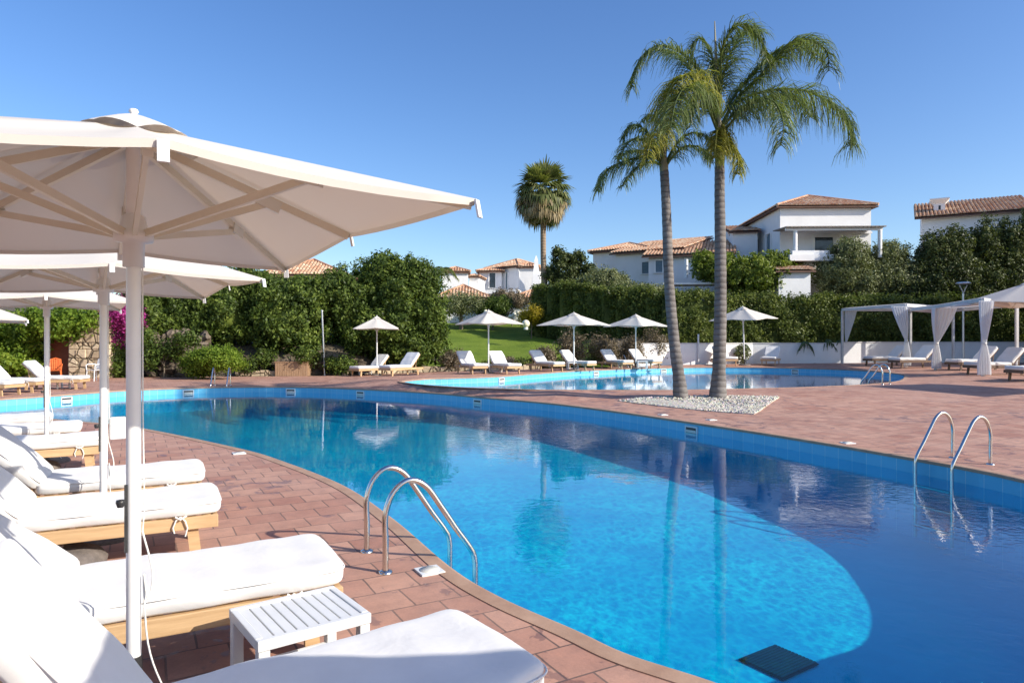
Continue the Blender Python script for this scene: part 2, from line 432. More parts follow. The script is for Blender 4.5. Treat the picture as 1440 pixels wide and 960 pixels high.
# ------------------------------------------------------------------ world layout
def cat(points, n, closed=True):
    P = [Vector((p[0], p[1], 0)) for p in points]; out = []
    m = len(P)
    for i in range(m):
        p0, p1, p2, p3 = P[(i - 1) % m], P[i], P[(i + 1) % m], P[(i + 2) % m]
        for k in range(n):
            t = k / n
            q = .5 * ((2 * p1) + (-p0 + p2) * t + (2 * p0 - 5 * p1 + 4 * p2 - p3) * t * t + (-p0 + 3 * p1 - 3 * p2 + p3) * t ** 3)
            out.append((q.x, q.y))
    return out

G2 = .20                      # the second pool's rim stands a little higher
def gp(px, py, g=0.0):
    d = (EYE - g) * F / (py - HY); return ((px - CX) / F * d, d)

pool1_ctrl = [(.86, 3.24), (.56, 3.48), (.33, 3.76), (-.09, 4.24), (-.46, 4.82), (-1.08, 6.1), (-1.87, 7.5), (-2.98, 8.93), (-4.07, 10.1),
              (-6.75, 12.4), (-8.4, 13.36), (-10.6, 14.4), (-13.2, 15.2), (-14.6, 16.3), (-14.2, 18.0),
              (-13.2, 19.9), (-12.3, 21.9), (-10.3, 23.2), (-7.9, 23.5), (-5.7, 22.8), (-2.6, 20.9), (-.79, 19.1), (1.0, 17.3), (2.43, 15.2),
              (3.55, 13.2), (4.5, 11.4), (5.30, 9.6), (5.85, 7.95), (5.72, 6.5), (5.2, 5.4), (4.5, 4.95), (3.9, 4.5), (3.1, 3.6), (2.4, 2.75), (1.55, 2.72)]
pool1 = cat(pool1_ctrl, 7)
p2px = [(600, 541), (650, 544.3), (700, 546.3), (760, 547.7), (880, 548.3), (963, 548), (1088, 545.3), (1140, 543.8), (1205, 541), (1259, 536.3), (1272, 530),
        (1262, 525), (1202, 520), (1109, 517), (1005, 516), (930, 517), (880, 518.4), (840, 520), (800, 521.8), (750, 525.3), (700, 529), (640, 531), (600, 532.3), (566, 535.7), (574, 538.2)]
pool2 = cat([gp(x, y, G2) for x, y in p2px], 6)

def inside(p, poly):
    x, y = p; c = False; j = len(poly) - 1
    for i in range(len(poly)):
        xi, yi = poly[i]; xj, yj = poly[j]
        if (yi > y) != (yj > y) and x < (xj - xi) * (y - yi) / (yj - yi) + xi: c = not c
        j = i
    return c

# height of the paving: 0 round the near pool, G2 round the far one, rising gently to the right-hand back corner
ctl = [(x, y, 0.0) for x, y in pool1[::4]] + [(x, y, G2) for x, y in pool2[::3]]
ctl += [(-6, 31, 0.02), (-9, 29, 0), (-16, 24, 0), (-13, 28, 0), (-20, 20, 0), (-1, 33, .10), (2.9, 34, .2), (6, 36, .22), (11, 37.5, .25), (18.4, 38, .30), (20, 36, .3), (18.5, 32, .30), (17.5, 28, .30), (16.3, 24, .30), (22, 30, .32), (24, 38, .32),
        (22, 22, .28), (8, 13, .06), (9, 9, 0), (7.5, 7, 0), (-2.5, 5, 0), (-4, 7, 0), (-7, 10, 0), (-12, 12, 0), (0, 1, 0), (5, 2, 0), (0, -5, 0), (8, 0, 0), (-8, 0, 0), (12, 15, .15), (30, 30, .35), (14, 20, .24)]
CT = np.array(ctl)
def g_at(x, y):
    d2 = (CT[:, 0] - x) ** 2 + (CT[:, 1] - y) ** 2 + .01
    w = d2 ** -2.4
    return float((w * CT[:, 2]).sum() / w.sum())
def ground(px, py):
    g = .2
    for _ in range(25):
        x, y = gp(px, py, g); g = g * .4 + .6 * g_at(x, y)
    x, y = gp(px, py, g); return x, y, g
def W(px, py, d): return Vector(((px - CX) / F * d, d, EYE - (py - HY) * d / F))

# back boundary of the paving
back_px = [(-420, 546), (-200, 539), (0, 533.5), (130, 531), (300, 529.5), (450, 528.5), (560, 525), (640, 522), (700, 521), (760, 518.5), (850, 516), (950, 513), (1060, 511.3), (1185, 510.3)]
back = [ground(x, y)[:2] for x, y in back_px] + [(25, 39.2), (34, 39.3), (60, 39.4)]
def back_y(x):
    return float(np.interp(x, [b[0] for b in back], [b[1] for b in back]))
def T(x, y):            # garden terrain
    yb = back_y(x); g = g_at(x, min(y, yb))
    if y <= yb: return g
    d = max(y - yb - .7, 0)
    up = min(d, 26) * .135
    if x < -6: up += min(max((d - .3) / 1.2, 0), 1) * 1.1 * min((-6 - x) / 2, 1)
    if x > 3.5: up += min(max((d - .1) / .25, 0), 1) * .9 * min((x - 3.5) / 3, 1)
    return g + up

outer = [(-60, -12), (60, -12)] + [b for b in reversed(back)] + [(-60, back[0][1])]
# ------------------------------------------------------------------ paving with the two pools cut out
def build_deck():
    verts = []; edges = []
    def loop(pts):
        b = len(verts); verts.extend(Vector(p) for p in pts)
        n = len(pts); edges.extend((b + i, b + (i + 1) % n) for i in range(n))
    loop(outer); loop(pool1); loop(pool2)
    for x in np.arange(-30, 31, 1.25):
        for y in np.arange(-10, 40, 1.25):
            if y < back_y(x) - .6 and not inside((x, y), pool1) and not inside((x, y), pool2):
                if min((x - p[0]) ** 2 + (y - p[1]) ** 2 for p in pool1[::2] + pool2[::2]) > .2: verts.append(Vector((float(x), float(y))))
    vs, es, fs, *_ = delaunay_2d_cdt(verts, edges, [], 1, 1e-5)
    ff = []
    for f in fs:
        c = sum((Vector(vs[i]) for i in f), Vector((0, 0))) / len(f)
        if inside(c, pool1) or inside(c, pool2): continue
        ff.append(tuple(f))
    S1 = {(round(p[0], 4), round(p[1], 4)) for p in pool1}; S2 = {(round(p[0], 4), round(p[1], 4)) for p in pool2}
    def hz(v):
        k = (round(v.x, 4), round(v.y, 4)); return 0.0 if k in S1 else G2 if k in S2 else g_at(v.x, v.y)
    return tag(mesh_obj('paving', [(v.x, v.y, hz(v)) for v in vs], ff, M['tiles'], smooth=False), kind='structure')
build_deck()

def offset(poly, d):
    """outward offset of a closed loop"""
    n = len(poly); A = sum(poly[i][0] * poly[(i + 1) % n][1] - poly[(i + 1) % n][0] * poly[i][1] for i in range(n)); s = 1 if A > 0 else -1
    out = []
    for i in range(n):
        a = Vector(poly[i - 1]); b = Vector(poly[(i + 1) % n]); t = (b - a).normalized()
        out.append((poly[i][0] + t.y * s * d, poly[i][1] - t.x * s * d))
    return out
WL = .205
def pool(poly, rim, zf, name_suffix):
    n = len(poly)
    # coping: a thin stone strip with a rounded nose over the wall
    o1 = offset(poly, .105); o0 = offset(poly, -.02)
    vs = []; fs = []
    prof = [(o1, -.01), (o1, .006), (poly, .008), (o0, .002), (o0, -.035), (poly, -.036)]
    for ring, z in prof: vs += [(p[0], p[1], rim + z) for p in ring]
    for k in range(len(prof) - 1):
        for i in range(n):
            j = (i + 1) % n; fs.append((k * n + i, k * n + j, (k + 1) * n + j, (k + 1) * n + i))
    tag(mesh_obj('pool_coping', vs, fs, M['coping']), kind='structure')
    # wall
    vs = []; fs = []
    L = [0]
    for i in range(n): L.append(L[-1] + math.dist(poly[i], poly[(i + 1) % n]))
    for p in poly + [poly[0]]: vs += [(p[0], p[1], rim - .012), (p[0], p[1], zf(p[0], p[1]) - .02)]
    for i in range(n): fs.append((2 * i, 2 * i + 1, 2 * i + 3, 2 * i + 2))
    w = mesh_obj('pool_wall', vs, fs, M['pwall']); tag(w, kind='structure')
    uv = w.data.uv_layers.new(name='UVMap')
    for i, p in enumerate(w.data.polygons):
        for li in p.loop_indices:
            v = w.data.loops[li].vertex_index
            uv.data[li].uv = (L[v // 2], w.data.vertices[v].co.z)
    # floor
    def fill(zfun, grow):
        q = offset(poly, grow)
        verts = [Vector(p) for p in q]; edges = [(i, (i + 1) % n) for i in range(n)]
        xs = [p[0] for p in q]; ys = [p[1] for p in q]
        for x in np.arange(min(xs), max(xs), 1.0):
            for y in np.arange(min(ys), max(ys), 1.0):
                if inside((x, y), offset(poly, -.3)): verts.append(Vector((float(x), float(y))))
        v2, e2, f2, *_ = delaunay_2d_cdt(verts, edges, [], 1, 1e-5)
        f2 = [tuple(f) for f in f2 if inside(tuple(sum((Vector(v2[i]) for i in f), Vector((0, 0))) / len(f)), q)]
        return [(v.x, v.y, zfun(v.x, v.y)) for v in v2], f2
    v, f = fill(zf, .03); tag(mesh_obj('pool_floor', v, f, M['pfloor']), kind='structure')
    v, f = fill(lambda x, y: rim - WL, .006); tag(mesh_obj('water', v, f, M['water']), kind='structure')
def zf1(x, y): return float(np.interp(y, [5, 8, 12, 16, 22], [-1.16, -1.13, -.92, -.85, -.78]))
pool(pool1, 0.0, zf1, '')
pool(pool2, G2, lambda x, y: G2 - .95, '')

# garden ground
def build_ground():
    xs = sorted(set(list(np.arange(-40, 41, 1.0)) + [-700, -400, -250, -160, -110, -80, -60, -50, 50, 60, 80, 110, 160, 250, 400, 700] + [float(v) for v in np.arange(-7, -4, .5)]))
    ys = sorted(set(list(np.arange(14, 64, .8)) + [-200, -80, -40, -14, 0, 8, 70, 85, 110, 150, 220, 350, 600, 1000]))
    vs = []; fs = []
    for y in ys:
        for x in xs: vs.append((x, y, T(min(max(x, -40), 40), y) - (.12 if y <= back_y(x) + .45 else 0)))
    nx = len(xs)
    for j in range(len(ys) - 1):
        for i in range(nx - 1):
            ym = 0; xm = (xs[i] + xs[i + 1]) / 2
            if abs(xm) < 36 and ys[j] > -14.1 and ys[j + 1] < min(back_y(xs[i]), back_y(xs[i + 1])) - 1.2: continue
            fs.append((j * nx + i, j * nx + i + 1, (j + 1) * nx + i + 1, (j + 1) * nx + i))
    tag(mesh_obj('garden_ground', vs, fs, M['soil'], smooth=True), kind='structure')
build_ground()
def patch(name, x0, x1, y0, y1, mat, dz, step=.6, xl=None):
    vs = []; fs = []; xs = np.arange(x0, x1 + .01, step); ys = np.arange(y0, y1 + .01, step)
    for y in ys:
        for x in xs:
            xx = float(x)
            vs.append((xx, float(y), T(xx, float(y)) + dz))
    nx = len(xs)
    for j in range(len(ys) - 1):
        for i in range(nx - 1): fs.append((j * nx + i, j * nx + i + 1, (j + 1) * nx + i + 1, (j + 1) * nx + i))
    return tag(mesh_obj(name, vs, fs, mat, smooth=True), kind='structure')
patch('lawn', -13, 5.2, 34.4, 60, M['lawn'], .05)

# gravel bed between the pools
gb = [ground(x, y)[:2] for x, y in [(868, 564), (905, 559.5), (1000, 557), (1096, 558.5), (1060, 583), (990, 578)]]
def slab(name, poly, dz, th, mat, kind='structure'):
    n = len(poly)
    vs = [(x, y, g_at(x, y) + dz) for x, y in poly] + [(x, y, g_at(x, y) + dz - th) for x, y in poly]
    fs = [tuple(range(n))] + [(i, i + n, (i + 1) % n + n, (i + 1) % n) for i in range(n)]
    return tag(mesh_obj(name, vs, fs, mat), kind=kind)
slab('gravel_bed', gb, .02, .04, M['gravel'])
def pebbles():
    xs = [p[0] for p in gb]; ys = [p[1] for p in gb]; Q = []
    while len(Q) < 5200:
        x = rng.uniform(min(xs), max(xs)); y = rng.uniform(min(ys), max(ys))
        if not inside((x, y), gb): continue
        r = rng.uniform(.018, .045); a = rng.uniform(0, 6.28); z = g_at(x, y) + .025
        dx, dy = math.cos(a) * r, math.sin(a) * r; h = r * .7
        Q.append([(x - dx, y - dy, z), (x + dy, y - dx, z), (x + dx * .3, y + dy * .3, z + h), (x - dy, y + dx, z)])
        Q.append([(x + dx, y + dy, z), (x - dy, y + dx, z), (x + dx * .3, y + dy * .3, z + h), (x + dy, y - dx, z)])
    tag(quads_obj('gravel_pebbles', np.array(Q), M['gravel']), 'loose white gravel spread round the feet of the two tall palms', 'gravel', kind='stuff')
pebbles()

# ------------------------------------------------------------------ foliage
def leaves(cent, nrm, n_each, spread, size, rg, aspect=.5, flat=.5, droop=0):
    """cent (m,3) clump centres, nrm outward; returns (N,4,3) leaf quads"""
    m = len(cent)
    c = np.repeat(cent, n_each, 0); nn = np.repeat(nrm, n_each, 0)
    off = rg.normal(size=(m * n_each, 3)); off /= np.linalg.norm(off, axis=1)[:, None] + 1e-9
    off *= (rg.random((m * n_each, 1)) ** .5) * np.repeat(spread, n_each)[:, None]
    p = c + off
    nr = nn * flat + rg.normal(size=p.shape) * .6 + off * 1.2 / (np.repeat(spread, n_each)[:, None]) * .5
    nr /= np.linalg.norm(nr, axis=1)[:, None] + 1e-9
    t = rg.normal(size=p.shape); t[:, 2] -= droop
    t -= nr * (t * nr).sum(1)[:, None]; t /= np.linalg.norm(t, axis=1)[:, None] + 1e-9
    b = np.cross(nr, t)
    s = (size * rg.uniform(.6, 1.3, len(p)))[:, None]
    return np.stack([p - t * s * .5, p + b * s * aspect * .5, p + t * s * .5, p - b * s * aspect * .5], 1)

def blob_points(ells, n, rg, zmin=None, lo=.72, hi=1.06):
    P = []; Nn = []
    ells = np.array(ells, float); vol = (ells[:, 3] * ells[:, 4] * ells[:, 5]) ** (2 / 3); pr = vol / vol.sum()
    while len(P) < n:
        k = rg.choice(len(ells), p=pr); e = ells[k]
        d = rg.normal(size=3); d /= np.linalg.norm(d)
        lump = 1 + .12 * math.sin(d[0] * 6 + k * 1.7) * math.cos(d[2] * 5 + k) + .10 * math.sin(d[0] * 12 + d[1] * 9 + d[2] * 11 + k)
        p = e[:3] + d * e[3:6] * rg.uniform(lo, hi) * lump
        if zmin is not None and p[2] < zmin: continue
        ok = True
        for j, q in enumerate(ells):
            if j != k and (((p - q[:3]) / q[3:6]) ** 2).sum() < .5: ok = False; break
        if ok: P.append(p); Nn.append(d)
    return np.array(P), np.array(Nn)

def core(ells, mat, name, parent, f=.66):
    mb = MB()
    for e in ells:
        bm = bmesh.new(); bmesh.ops.create_icosphere(bm, subdivisions=3, radius=1)
        for v in bm.verts:
            q = v.co; s = f * (1 + .13 * math.sin(q.x * 6 + e[0]) * math.cos(q.z * 5) + .10 * math.sin(q.y * 9 + q.z * 6 + e[1]))
            v.co = Vector((e[0] + q.x * s * e[3], e[1] + q.y * s * e[4], e[2] + q.z * s * e[5]))
        bm.verts.index_update()
        mb.add([v.co for v in bm.verts], [tuple(v.index for v in q.verts) for q in bm.faces], True); bm.free()
    return mb.build(name, mat, parent)

def tree(name, label, catg, base, ells, mat, n_clump, n_leaf, size, seed, group=None, trunk_r=.12, aspect=.5, zmin=None, spread=(.20, .40), hi=1.06, inner=True, droop=.2, lo=.72, limbs=5, crown='crown'):
    rg = np.random.default_rng(seed)
    root = empty(name, base); tag(root, label, catg, group)
    B = np.array(base)
    rel = [(e[0] - B[0], e[1] - B[1], e[2] - B[2], e[3], e[4], e[5]) for e in ells]
    P, D = blob_points(rel, n_clump, rg, zmin, lo, hi)
    V = leaves(P, D, n_leaf, rg.uniform(spread[0], spread[1], len(P)), size, rg, aspect, .6, droop)
    cr = quads_obj(crown, V, mat, root)
    if inner: core(rel, mat, 'inner_foliage', root)
    mb = MB()
    top = np.array([e[:3] for e in rel]).mean(0); zt = max(e[2] for e in rel)
    tz = max(min(e[2] - e[5] * .5 for e in rel), .15)
    mb.tube([(0, 0, -.3), (.03, .02, tz * .5), (top[0] * .3, top[1] * .3, tz), (top[0] * .7, top[1] * .7, max(zt, tz + .1))], [trunk_r * 1.3, trunk_r, trunk_r * .8, trunk_r * .35], 9)
    for k in range(limbs):
        e = rel[k % len(rel)]; a = rg.uniform(0, 6.28)
        q = Vector((e[0] + math.cos(a) * e[3] * .6, e[1] + math.sin(a) * e[4] * .6, e[2] + e[5] * rg.uniform(-.1, .5)))
        st = Vector((top[0] * .2, top[1] * .2, tz * .8)); md = st.lerp(q, .5) + Vector((0, 0, .15))
        mb.tube([st, md, q], [trunk_r * .55, trunk_r * .35, trunk_r * .12], 6)
    mb.build('trunk', M['trunk'], root)
    return root

def px_ell(px, py, rx, ry, d, depth=None):
    c = W(px, py, d); s = d / F
    return (c.x, c.y, c.z, rx * s, depth or max(rx * s * .9, .6), ry * s)

def px_tree(name, label, catg, d, ells_px, mat, n_clump, n_leaf, size, seed, basepx=None, depth=None, **kw):
    ells = [px_ell(a, b, c, e, d + (random.uniform(-.4, .4) if len(ells_px) > 1 else 0), depth) for a, b, c, e in ells_px]
    bx = basepx if basepx is not None else sum(e[0] for e in ells_px) / len(ells_px)
    x = (bx - CX) / F * d
    return tree(name, label, catg, (x, d, T(x, d)), ells, mat, n_clump, n_leaf, size, seed, **kw)

# --- left bank of citrus trees
G_L = 'broadleaf trees on the bank behind the left deck'
px_tree('citrus_tree', 'dark broadleaf tree leaning over the rubble bank, just right of the magenta blossom', 'tree', 32.0, [(228, 452, 42, 38), (205, 430, 34, 30), (262, 440, 34, 40)], M['leaf_dark'], 465, 44, .17, 11, group=G_L)
px_tree('citrus_tree', 'dark tree directly above the clipped light green bush', 'tree', 33.0, [(318, 440, 52, 48), (345, 405, 38, 28), (300, 405, 30, 30)], M['leaf_dark'], 527, 44, .17, 12, group=G_L)
px_tree('citrus_tree', 'leafy tree behind the wooden planter box, below the tip of the big parasol', 'tree', 33.0, [(400, 450, 55, 55), (428, 418, 42, 26), (372, 415, 30, 26)], M['leaf_dark'], 620, 44, .17, 13, group=G_L)
px_tree('citrus_tree', 'rounded tree behind the thin grey post', 'tree', 34.0, [(492, 432, 50, 56), (470, 408, 38, 20), (515, 465, 40, 45)], M['leaf_dark'], 620, 44, .17, 14, group=G_L)
px_tree('citrus_tree', 'tallest tree of the left bank with a ragged domed top, above the first small parasol', 'tree', 34.0, [(560, 412, 46, 52), (538, 390, 36, 30), (585, 390, 30, 24), (560, 460, 50, 44)], M['leaf_dark'], 713, 44, .17, 15, group=G_L)
px_tree('citrus_tree', 'last tree of the left bank whose crown sweeps down to the lawn', 'tree', 33.5, [(600, 440, 28, 48), (608, 482, 22, 28), (592, 400, 26, 28), (575, 490, 38, 24)], M['leaf_dark'], 465, 44, .16, 16, group=G_L)
px_tree('vine_hedge', 'bright yellow green climbing hedge over the dark doorway at far left', 'hedge', 28.5, [(20, 470, 55, 32), (75, 455, 46, 22), (118, 450, 30, 18), (-50, 470, 50, 40), (15, 505, 36, 24), (-60, 505, 50, 28)], M['leaf_bright'], 1050, 24, .17, 17, trunk_r=.08, depth=1.2)
px_tree('bougainvillea', 'bougainvillea covered in magenta blossom spilling over the stone pillar', 'bougainvillea', 29.4, [(165, 438, 22, 20), (172, 470, 14, 26), (182, 450, 14, 16)], M['flower'], 260, 22, .13, 18, trunk_r=.05, depth=.7, crown='blossom')
px_tree('creeper', 'dark creeper trailing down the wall below the magenta blossom', 'creeper', 29.3, [(165, 500, 13, 28), (150, 470, 12, 22), (172, 520, 9, 12)], M['leaf_dark'], 190, 18, .14, 19, trunk_r=.04, depth=.5)
px_tree('clipped_bush', 'light green rounded bush at the edge of the left deck behind the far pool ladder', 'bush', 28.2, [(285, 510, 28, 17), (318, 506, 24, 16), (300, 502, 26, 14)], M['leaf_bright'], 480, 26, .10, 20, trunk_r=.04, spread=(.12, .28))
px_tree('creeper', 'dark ground cover growing through the shaded rocks left of the light green bush', 'creeper', 29.0, [(212, 500, 14, 16), (240, 490, 18, 10), (205, 475, 12, 12), (262, 478, 14, 8)], M['leaf_dark'], 230, 20, .13, 31, trunk_r=.03, depth=.5, inner=False)
px_tree('creeper', 'dark shoots hanging over the low rocks between the planter box and the grey post', 'creeper', 30.6, [(372, 505, 14, 9), (432, 500, 16, 10), (350, 515, 10, 7), (480, 512, 18, 9)], M['leaf_dark'], 230, 20, .13, 32, trunk_r=.03, depth=.5, inner=False)
# --- bushes and trees round the lawn
px_tree('olive_tree', 'small grey green olive tree on top of the lawn before the low tiled roof', 'tree', 50, [(648, 428, 32, 15), (630, 432, 18, 11), (668, 430, 18, 12)], M['leaf_olive'], 330, 22, .15, 21, basepx=648, trunk_r=.14, inner=False, spread=(.3, .6), lo=.45)
px_tree('shrub', 'round dark shrub to the right of the olive tree on the lawn', 'shrub', 50, [(700, 432, 20, 15), (685, 438, 14, 10)], M['leaf_dark'], 260, 22, .17, 22, trunk_r=.05)
px_tree('shrub', 'bare purplish shrub behind the dark round shrub', 'shrub', 53, [(712, 418, 20, 11), (728, 424, 14, 9)], M['leaf_grey'], 220, 20, .16, 23, trunk_r=.05)
px_tree('yellow_shrub', 'yellow leaved shrub beside the big white lawn globe', 'shrub', 45, [(742, 447, 14, 10), (752, 440, 10, 9)], M['leaf_yellow'], 170, 20, .14, 24, trunk_r=.04)
px_tree('pittosporum_tree', 'ragged dark tree with upright tufts right of the fan palm', 'tree', 49, [(797, 378, 20, 18), (786, 362, 9, 13), (812, 366, 10, 12), (800, 400, 26, 18), (828, 378, 8, 7), (773, 385, 9, 10)], M['leaf_cyp'], 620, 24, .2, 25, trunk_r=.1, spread=(.18, .42), inner=False)
px_tree('olive_tree', 'rounded grey green olive crown rising above the hedge left of the white villa', 'tree', 46, [(850, 395, 30, 17), (835, 405, 26, 14), (868, 402, 18, 14)], M['leaf_olive'], 480, 26, .15, 26, trunk_r=.1)
px_tree('olive_tree', 'low olive crown merging with the hedge top below the villa windows', 'tree', 44, [(905, 410, 26, 9), (930, 412, 20, 7), (880, 408, 22, 10)], M['leaf_olive'], 300, 22, .15, 27, trunk_r=.08)
px_tree('fig_tree', 'bright green fig tree between the right palm trunk and the tower house', 'tree', 45, [(1063, 392, 44, 30), (1030, 382, 30, 22), (1092, 372, 26, 16), (1000, 378, 26, 16), (990, 365, 14, 10), (1110, 386, 26, 12)], M['leaf_fig'], 900, 24, .21, 28, trunk_r=.14, hi=1.12)
px_tree('olive_tree', 'grey green olive tree screening the terrace window of the tower house', 'tree', 44.5, [(1195, 360, 24, 24), (1180, 385, 34, 32), (1205, 400, 30, 30)], M['leaf_olive'], 750, 26, .16, 29, trunk_r=.12, spread=(.2, .45))
px_tree('olive_tree', 'feathery olive tree against the sky right of the tower house terrace', 'tree', 45, [(1248, 360, 28, 20), (1240, 390, 36, 32), (1272, 395, 26, 30)], M['leaf_olive'], 750, 26, .16, 30, trunk_r=.12, spread=(.2, .45))
G_C = 'tall evergreens before the right hand house'
for i, (ells, lb) in enumerate([([(1312, 356, 18, 28), (1300, 372, 14, 22), (1322, 366, 13, 30), (1308, 405, 30, 38)], 'dark upright evergreen below the white chimney'),
                                ([(1340, 350, 12, 30), (1353, 358, 12, 32), (1345, 400, 30, 42)], 'second evergreen from the chimney, behind the disc lamp'),
                                ([(1372, 352, 13, 32), (1386, 340, 11, 34), (1396, 358, 10, 26), (1382, 400, 30, 44)], 'bushy evergreen between the disc lamp and the right frame edge'),
                                ([(1410, 345, 12, 34), (1424, 352, 13, 34), (1420, 400, 30, 44)], 'evergreen directly above the big parasol at far right'),
                                ([(1452, 335, 24, 38), (1456, 400, 32, 46)], 'evergreen cut off by the right frame edge')]):
    px_tree('evergreen_tree', lb, 'tree', 44.5, ells, M['leaf_cyp'], 620, 26, .17, 40 + i, group=G_C, trunk_r=.12, hi=1.15, spread=(.2, .45))
px_tree('shrub', 'dark mixed shrubbery filling the gap left of the chimney evergreen', 'shrub', 45, [(1275, 408, 40, 26), (1240, 415, 30, 20)], M['leaf_cyp'], 420, 24, .17, 47, trunk_r=.06)
for i, (x, y, h, lb) in enumerate([(31, 31, 5.2, 'tall evergreen added for shade outside the right frame edge, nearest the pergola'), (35, 35, 5.6, 'tall evergreen added for shade outside the right frame edge, behind the others'), (31, 36.5, 5.0, 'tall evergreen added for shade outside the right frame edge, in line with the hedge'), (40, 33, 5.6, 'tall evergreen added for shade farthest outside the right frame edge')]):
    tree('evergreen_tree', lb, 'tree', (x, y, g_at(x, y)), [(x, y, h, 2.3, 2.3, h - .5), (x + .6, y + .4, h * .7, 2.6, 2.4, h * .6)], M['leaf_cyp'], 420, 26, .3, 300 + i, group=G_C, trunk_r=.2, spread=(.3, .6))  # unseen evergreens added to throw shade on the hedge, wall and pergola
# small background palm
px_tree('citrus_tree', 'tree standing behind the left bank under the pale tiled roof', 'tree', 38, [(340, 402, 36, 24), (385, 408, 30, 18)], M['leaf_hedge'], 420, 24, .2, 48)

# --- clipped hedge on the white wall
def hedge(name, label, x0, x1, yf, depth, ztop, mat, n, size, seed, zb=None):
    rg = np.random.default_rng(seed)
    xm_ = (x0 + x1) / 2; root = empty(name, (xm_, float(yf(xm_)), T(xm_, float(yf(xm_))))); tag(root, label, 'hedge')
    ox, oy, oz = root.location
    yfun = yf; yf = 0
    P = []; Nn = []
    for _ in range(n):
        x = rg.uniform(x0, x1); yf = float(yfun(x)); zt = ztop(x); b = T(x, yf + .5) - .1; r = rg.random(); lump = .22 * math.sin(x * 1.7 + 1) + .15 * math.sin(x * 4.1)
        if r < .56: z = b + (zt - b) * rg.random(); y = yf + rg.uniform(-.12, .25) + .18 * math.sin(x * 2.3 + z * 2); nn = (0, -1, .15)
        elif r < .95: z = zt + rg.uniform(-.25, .12) + lump * .6; y = yf + rg.uniform(0, depth); nn = (0, -.2, 1)
        else: x = x0 + rg.uniform(-.15, .3); yf = float(yfun(x)); zt = ztop(x); b = T(x, yf + .5) - .1; z = b + (zt - b) * rg.random(); y = yf + rg.uniform(0, depth); nn = (-1, 0, 0)
        P.append((x - ox, y - oy, z - oz)); Nn.append(nn)
    P = np.array(P); V = leaves(P, np.array(Nn, float), 20, rg.uniform(.16, .36, n), size, rg, .45, .7, .1)
    sh = []
    for _ in range(int((x1 - x0) * 11)):
        x = rg.uniform(x0, x1); y = float(yfun(x)) + rg.uniform(0, depth); zb_ = ztop(x) - .1; hh = rg.uniform(.15, .6)
        for q in range(4): sh.append((x - ox + rg.normal() * .03, y - oy, zb_ + hh * q / 3 - oz))
    sh = np.array(sh); V = np.concatenate([V, leaves(sh, np.tile([0, -.3, 1.0], (len(sh), 1)), 5, np.full(len(sh), .09), size * .8, rg, .45, .5, .1)])
    quads_obj('foliage', V, mat, root)
    mb = MB(); k = 40
    for i in range(k):
        xa = x0 + (x1 - x0) * i / k; xb = x0 + (x1 - x0) * (i + 1) / k; xm = (xa + xb) / 2
        yf = float(yfun(xm)); b = T(xm, yf + .5) - .3; t = ztop(xm) - .3
        mb.box((xm - ox, yf + depth / 2 + .1 - oy, (b + t) / 2 - oz), (xb - xa, depth - .35, t - b))
    mb.build('inner_branches', mat, root)
    return root
def yf_main(x): return np.interp(x, [1.5, 6, 9.5, 14, 45], [46, 42, 39.7, 40.5, 40.9])
def zt_main(x):
    D = float(yf_main(x)) + .3; px = CX + x / D * F
    return EYE + (HY - float(np.interp(px, [750, 800, 900, 1000, 1100, 1200, 1290, 1440], [404, 402, 410, 416, 420, 421, 422, 420]))) * D / F
hedge('clipped_hedge', 'long clipped hedge above the white garden wall behind the far pool', 1.5, 34, yf_main, 1.7, zt_main, M['leaf_hedge'], 4300, .17, 60)

# --- low silvery brown shrubs behind the far loungers
G_S = 'dry flowering shrubs behind the far sunbeds'
for i, (px, py, rx, ry, d, lb) in enumerate([(636, 506, 20, 13, 33.4, 'dry brownish shrub left of the lounger pair under the lawn parasol'),
                                             (560, 515, 1, 1, 33, None),
                                             (712, 509, 14, 6, 34.6, 'low dry shrub behind the second small parasol'),
                                             (764, 500, 16, 12, 33.6, 'twiggy shrub where the lawn meets the hedge'),
                                             (803, 489, 20, 22, 33.8, 'tall twiggy shrub behind the third small parasol'),
                                             (845, 492, 22, 20, 33.8, 'wide twiggy shrub between the two centre parasols'),
                                             (888, 490, 16, 20, 34, 'grey shrub left of the fourth small parasol'),
                                             (920, 485, 20, 24, 33.9, 'tall grey shrub behind the curved palm trunk')]):
    d = {636: 33.4, 764: 34.6, 803: 35, 845: 36, 888: 36.9, 920: 38}.get(px, 34.3)
    if lb: px_tree('dry_shrub', lb, 'shrub', d, [(px, py, rx, ry), (px + rx * .5, py + 5, rx * .6, ry * .7)], M['leaf_grey'], int(14 * rx), 18, .10, 70 + i, group=G_S, trunk_r=.03, inner=False, spread=(.15, .35), lo=.3, depth=.7)
px_tree('lawn_edge_shrub', 'dark green shrub at the foot of the lawn behind the lounger pair', 'shrub', 34.4, [(700, 513, 24, 6), (738, 511, 18, 6)], M['leaf_hedge'], 260, 18, .1, 80, trunk_r=.03, spread=(.12, .25), depth=.6)
px_tree('small_plant', 'small leafy plant at the foot of the white wall behind the fifth small parasol', 'plant', 38.8, [(1045, 497, 8, 12)], M['leaf_olive'], 60, 14, .14, 81, trunk_r=.02, depth=.3, inner=False, spread=(.1, .25))

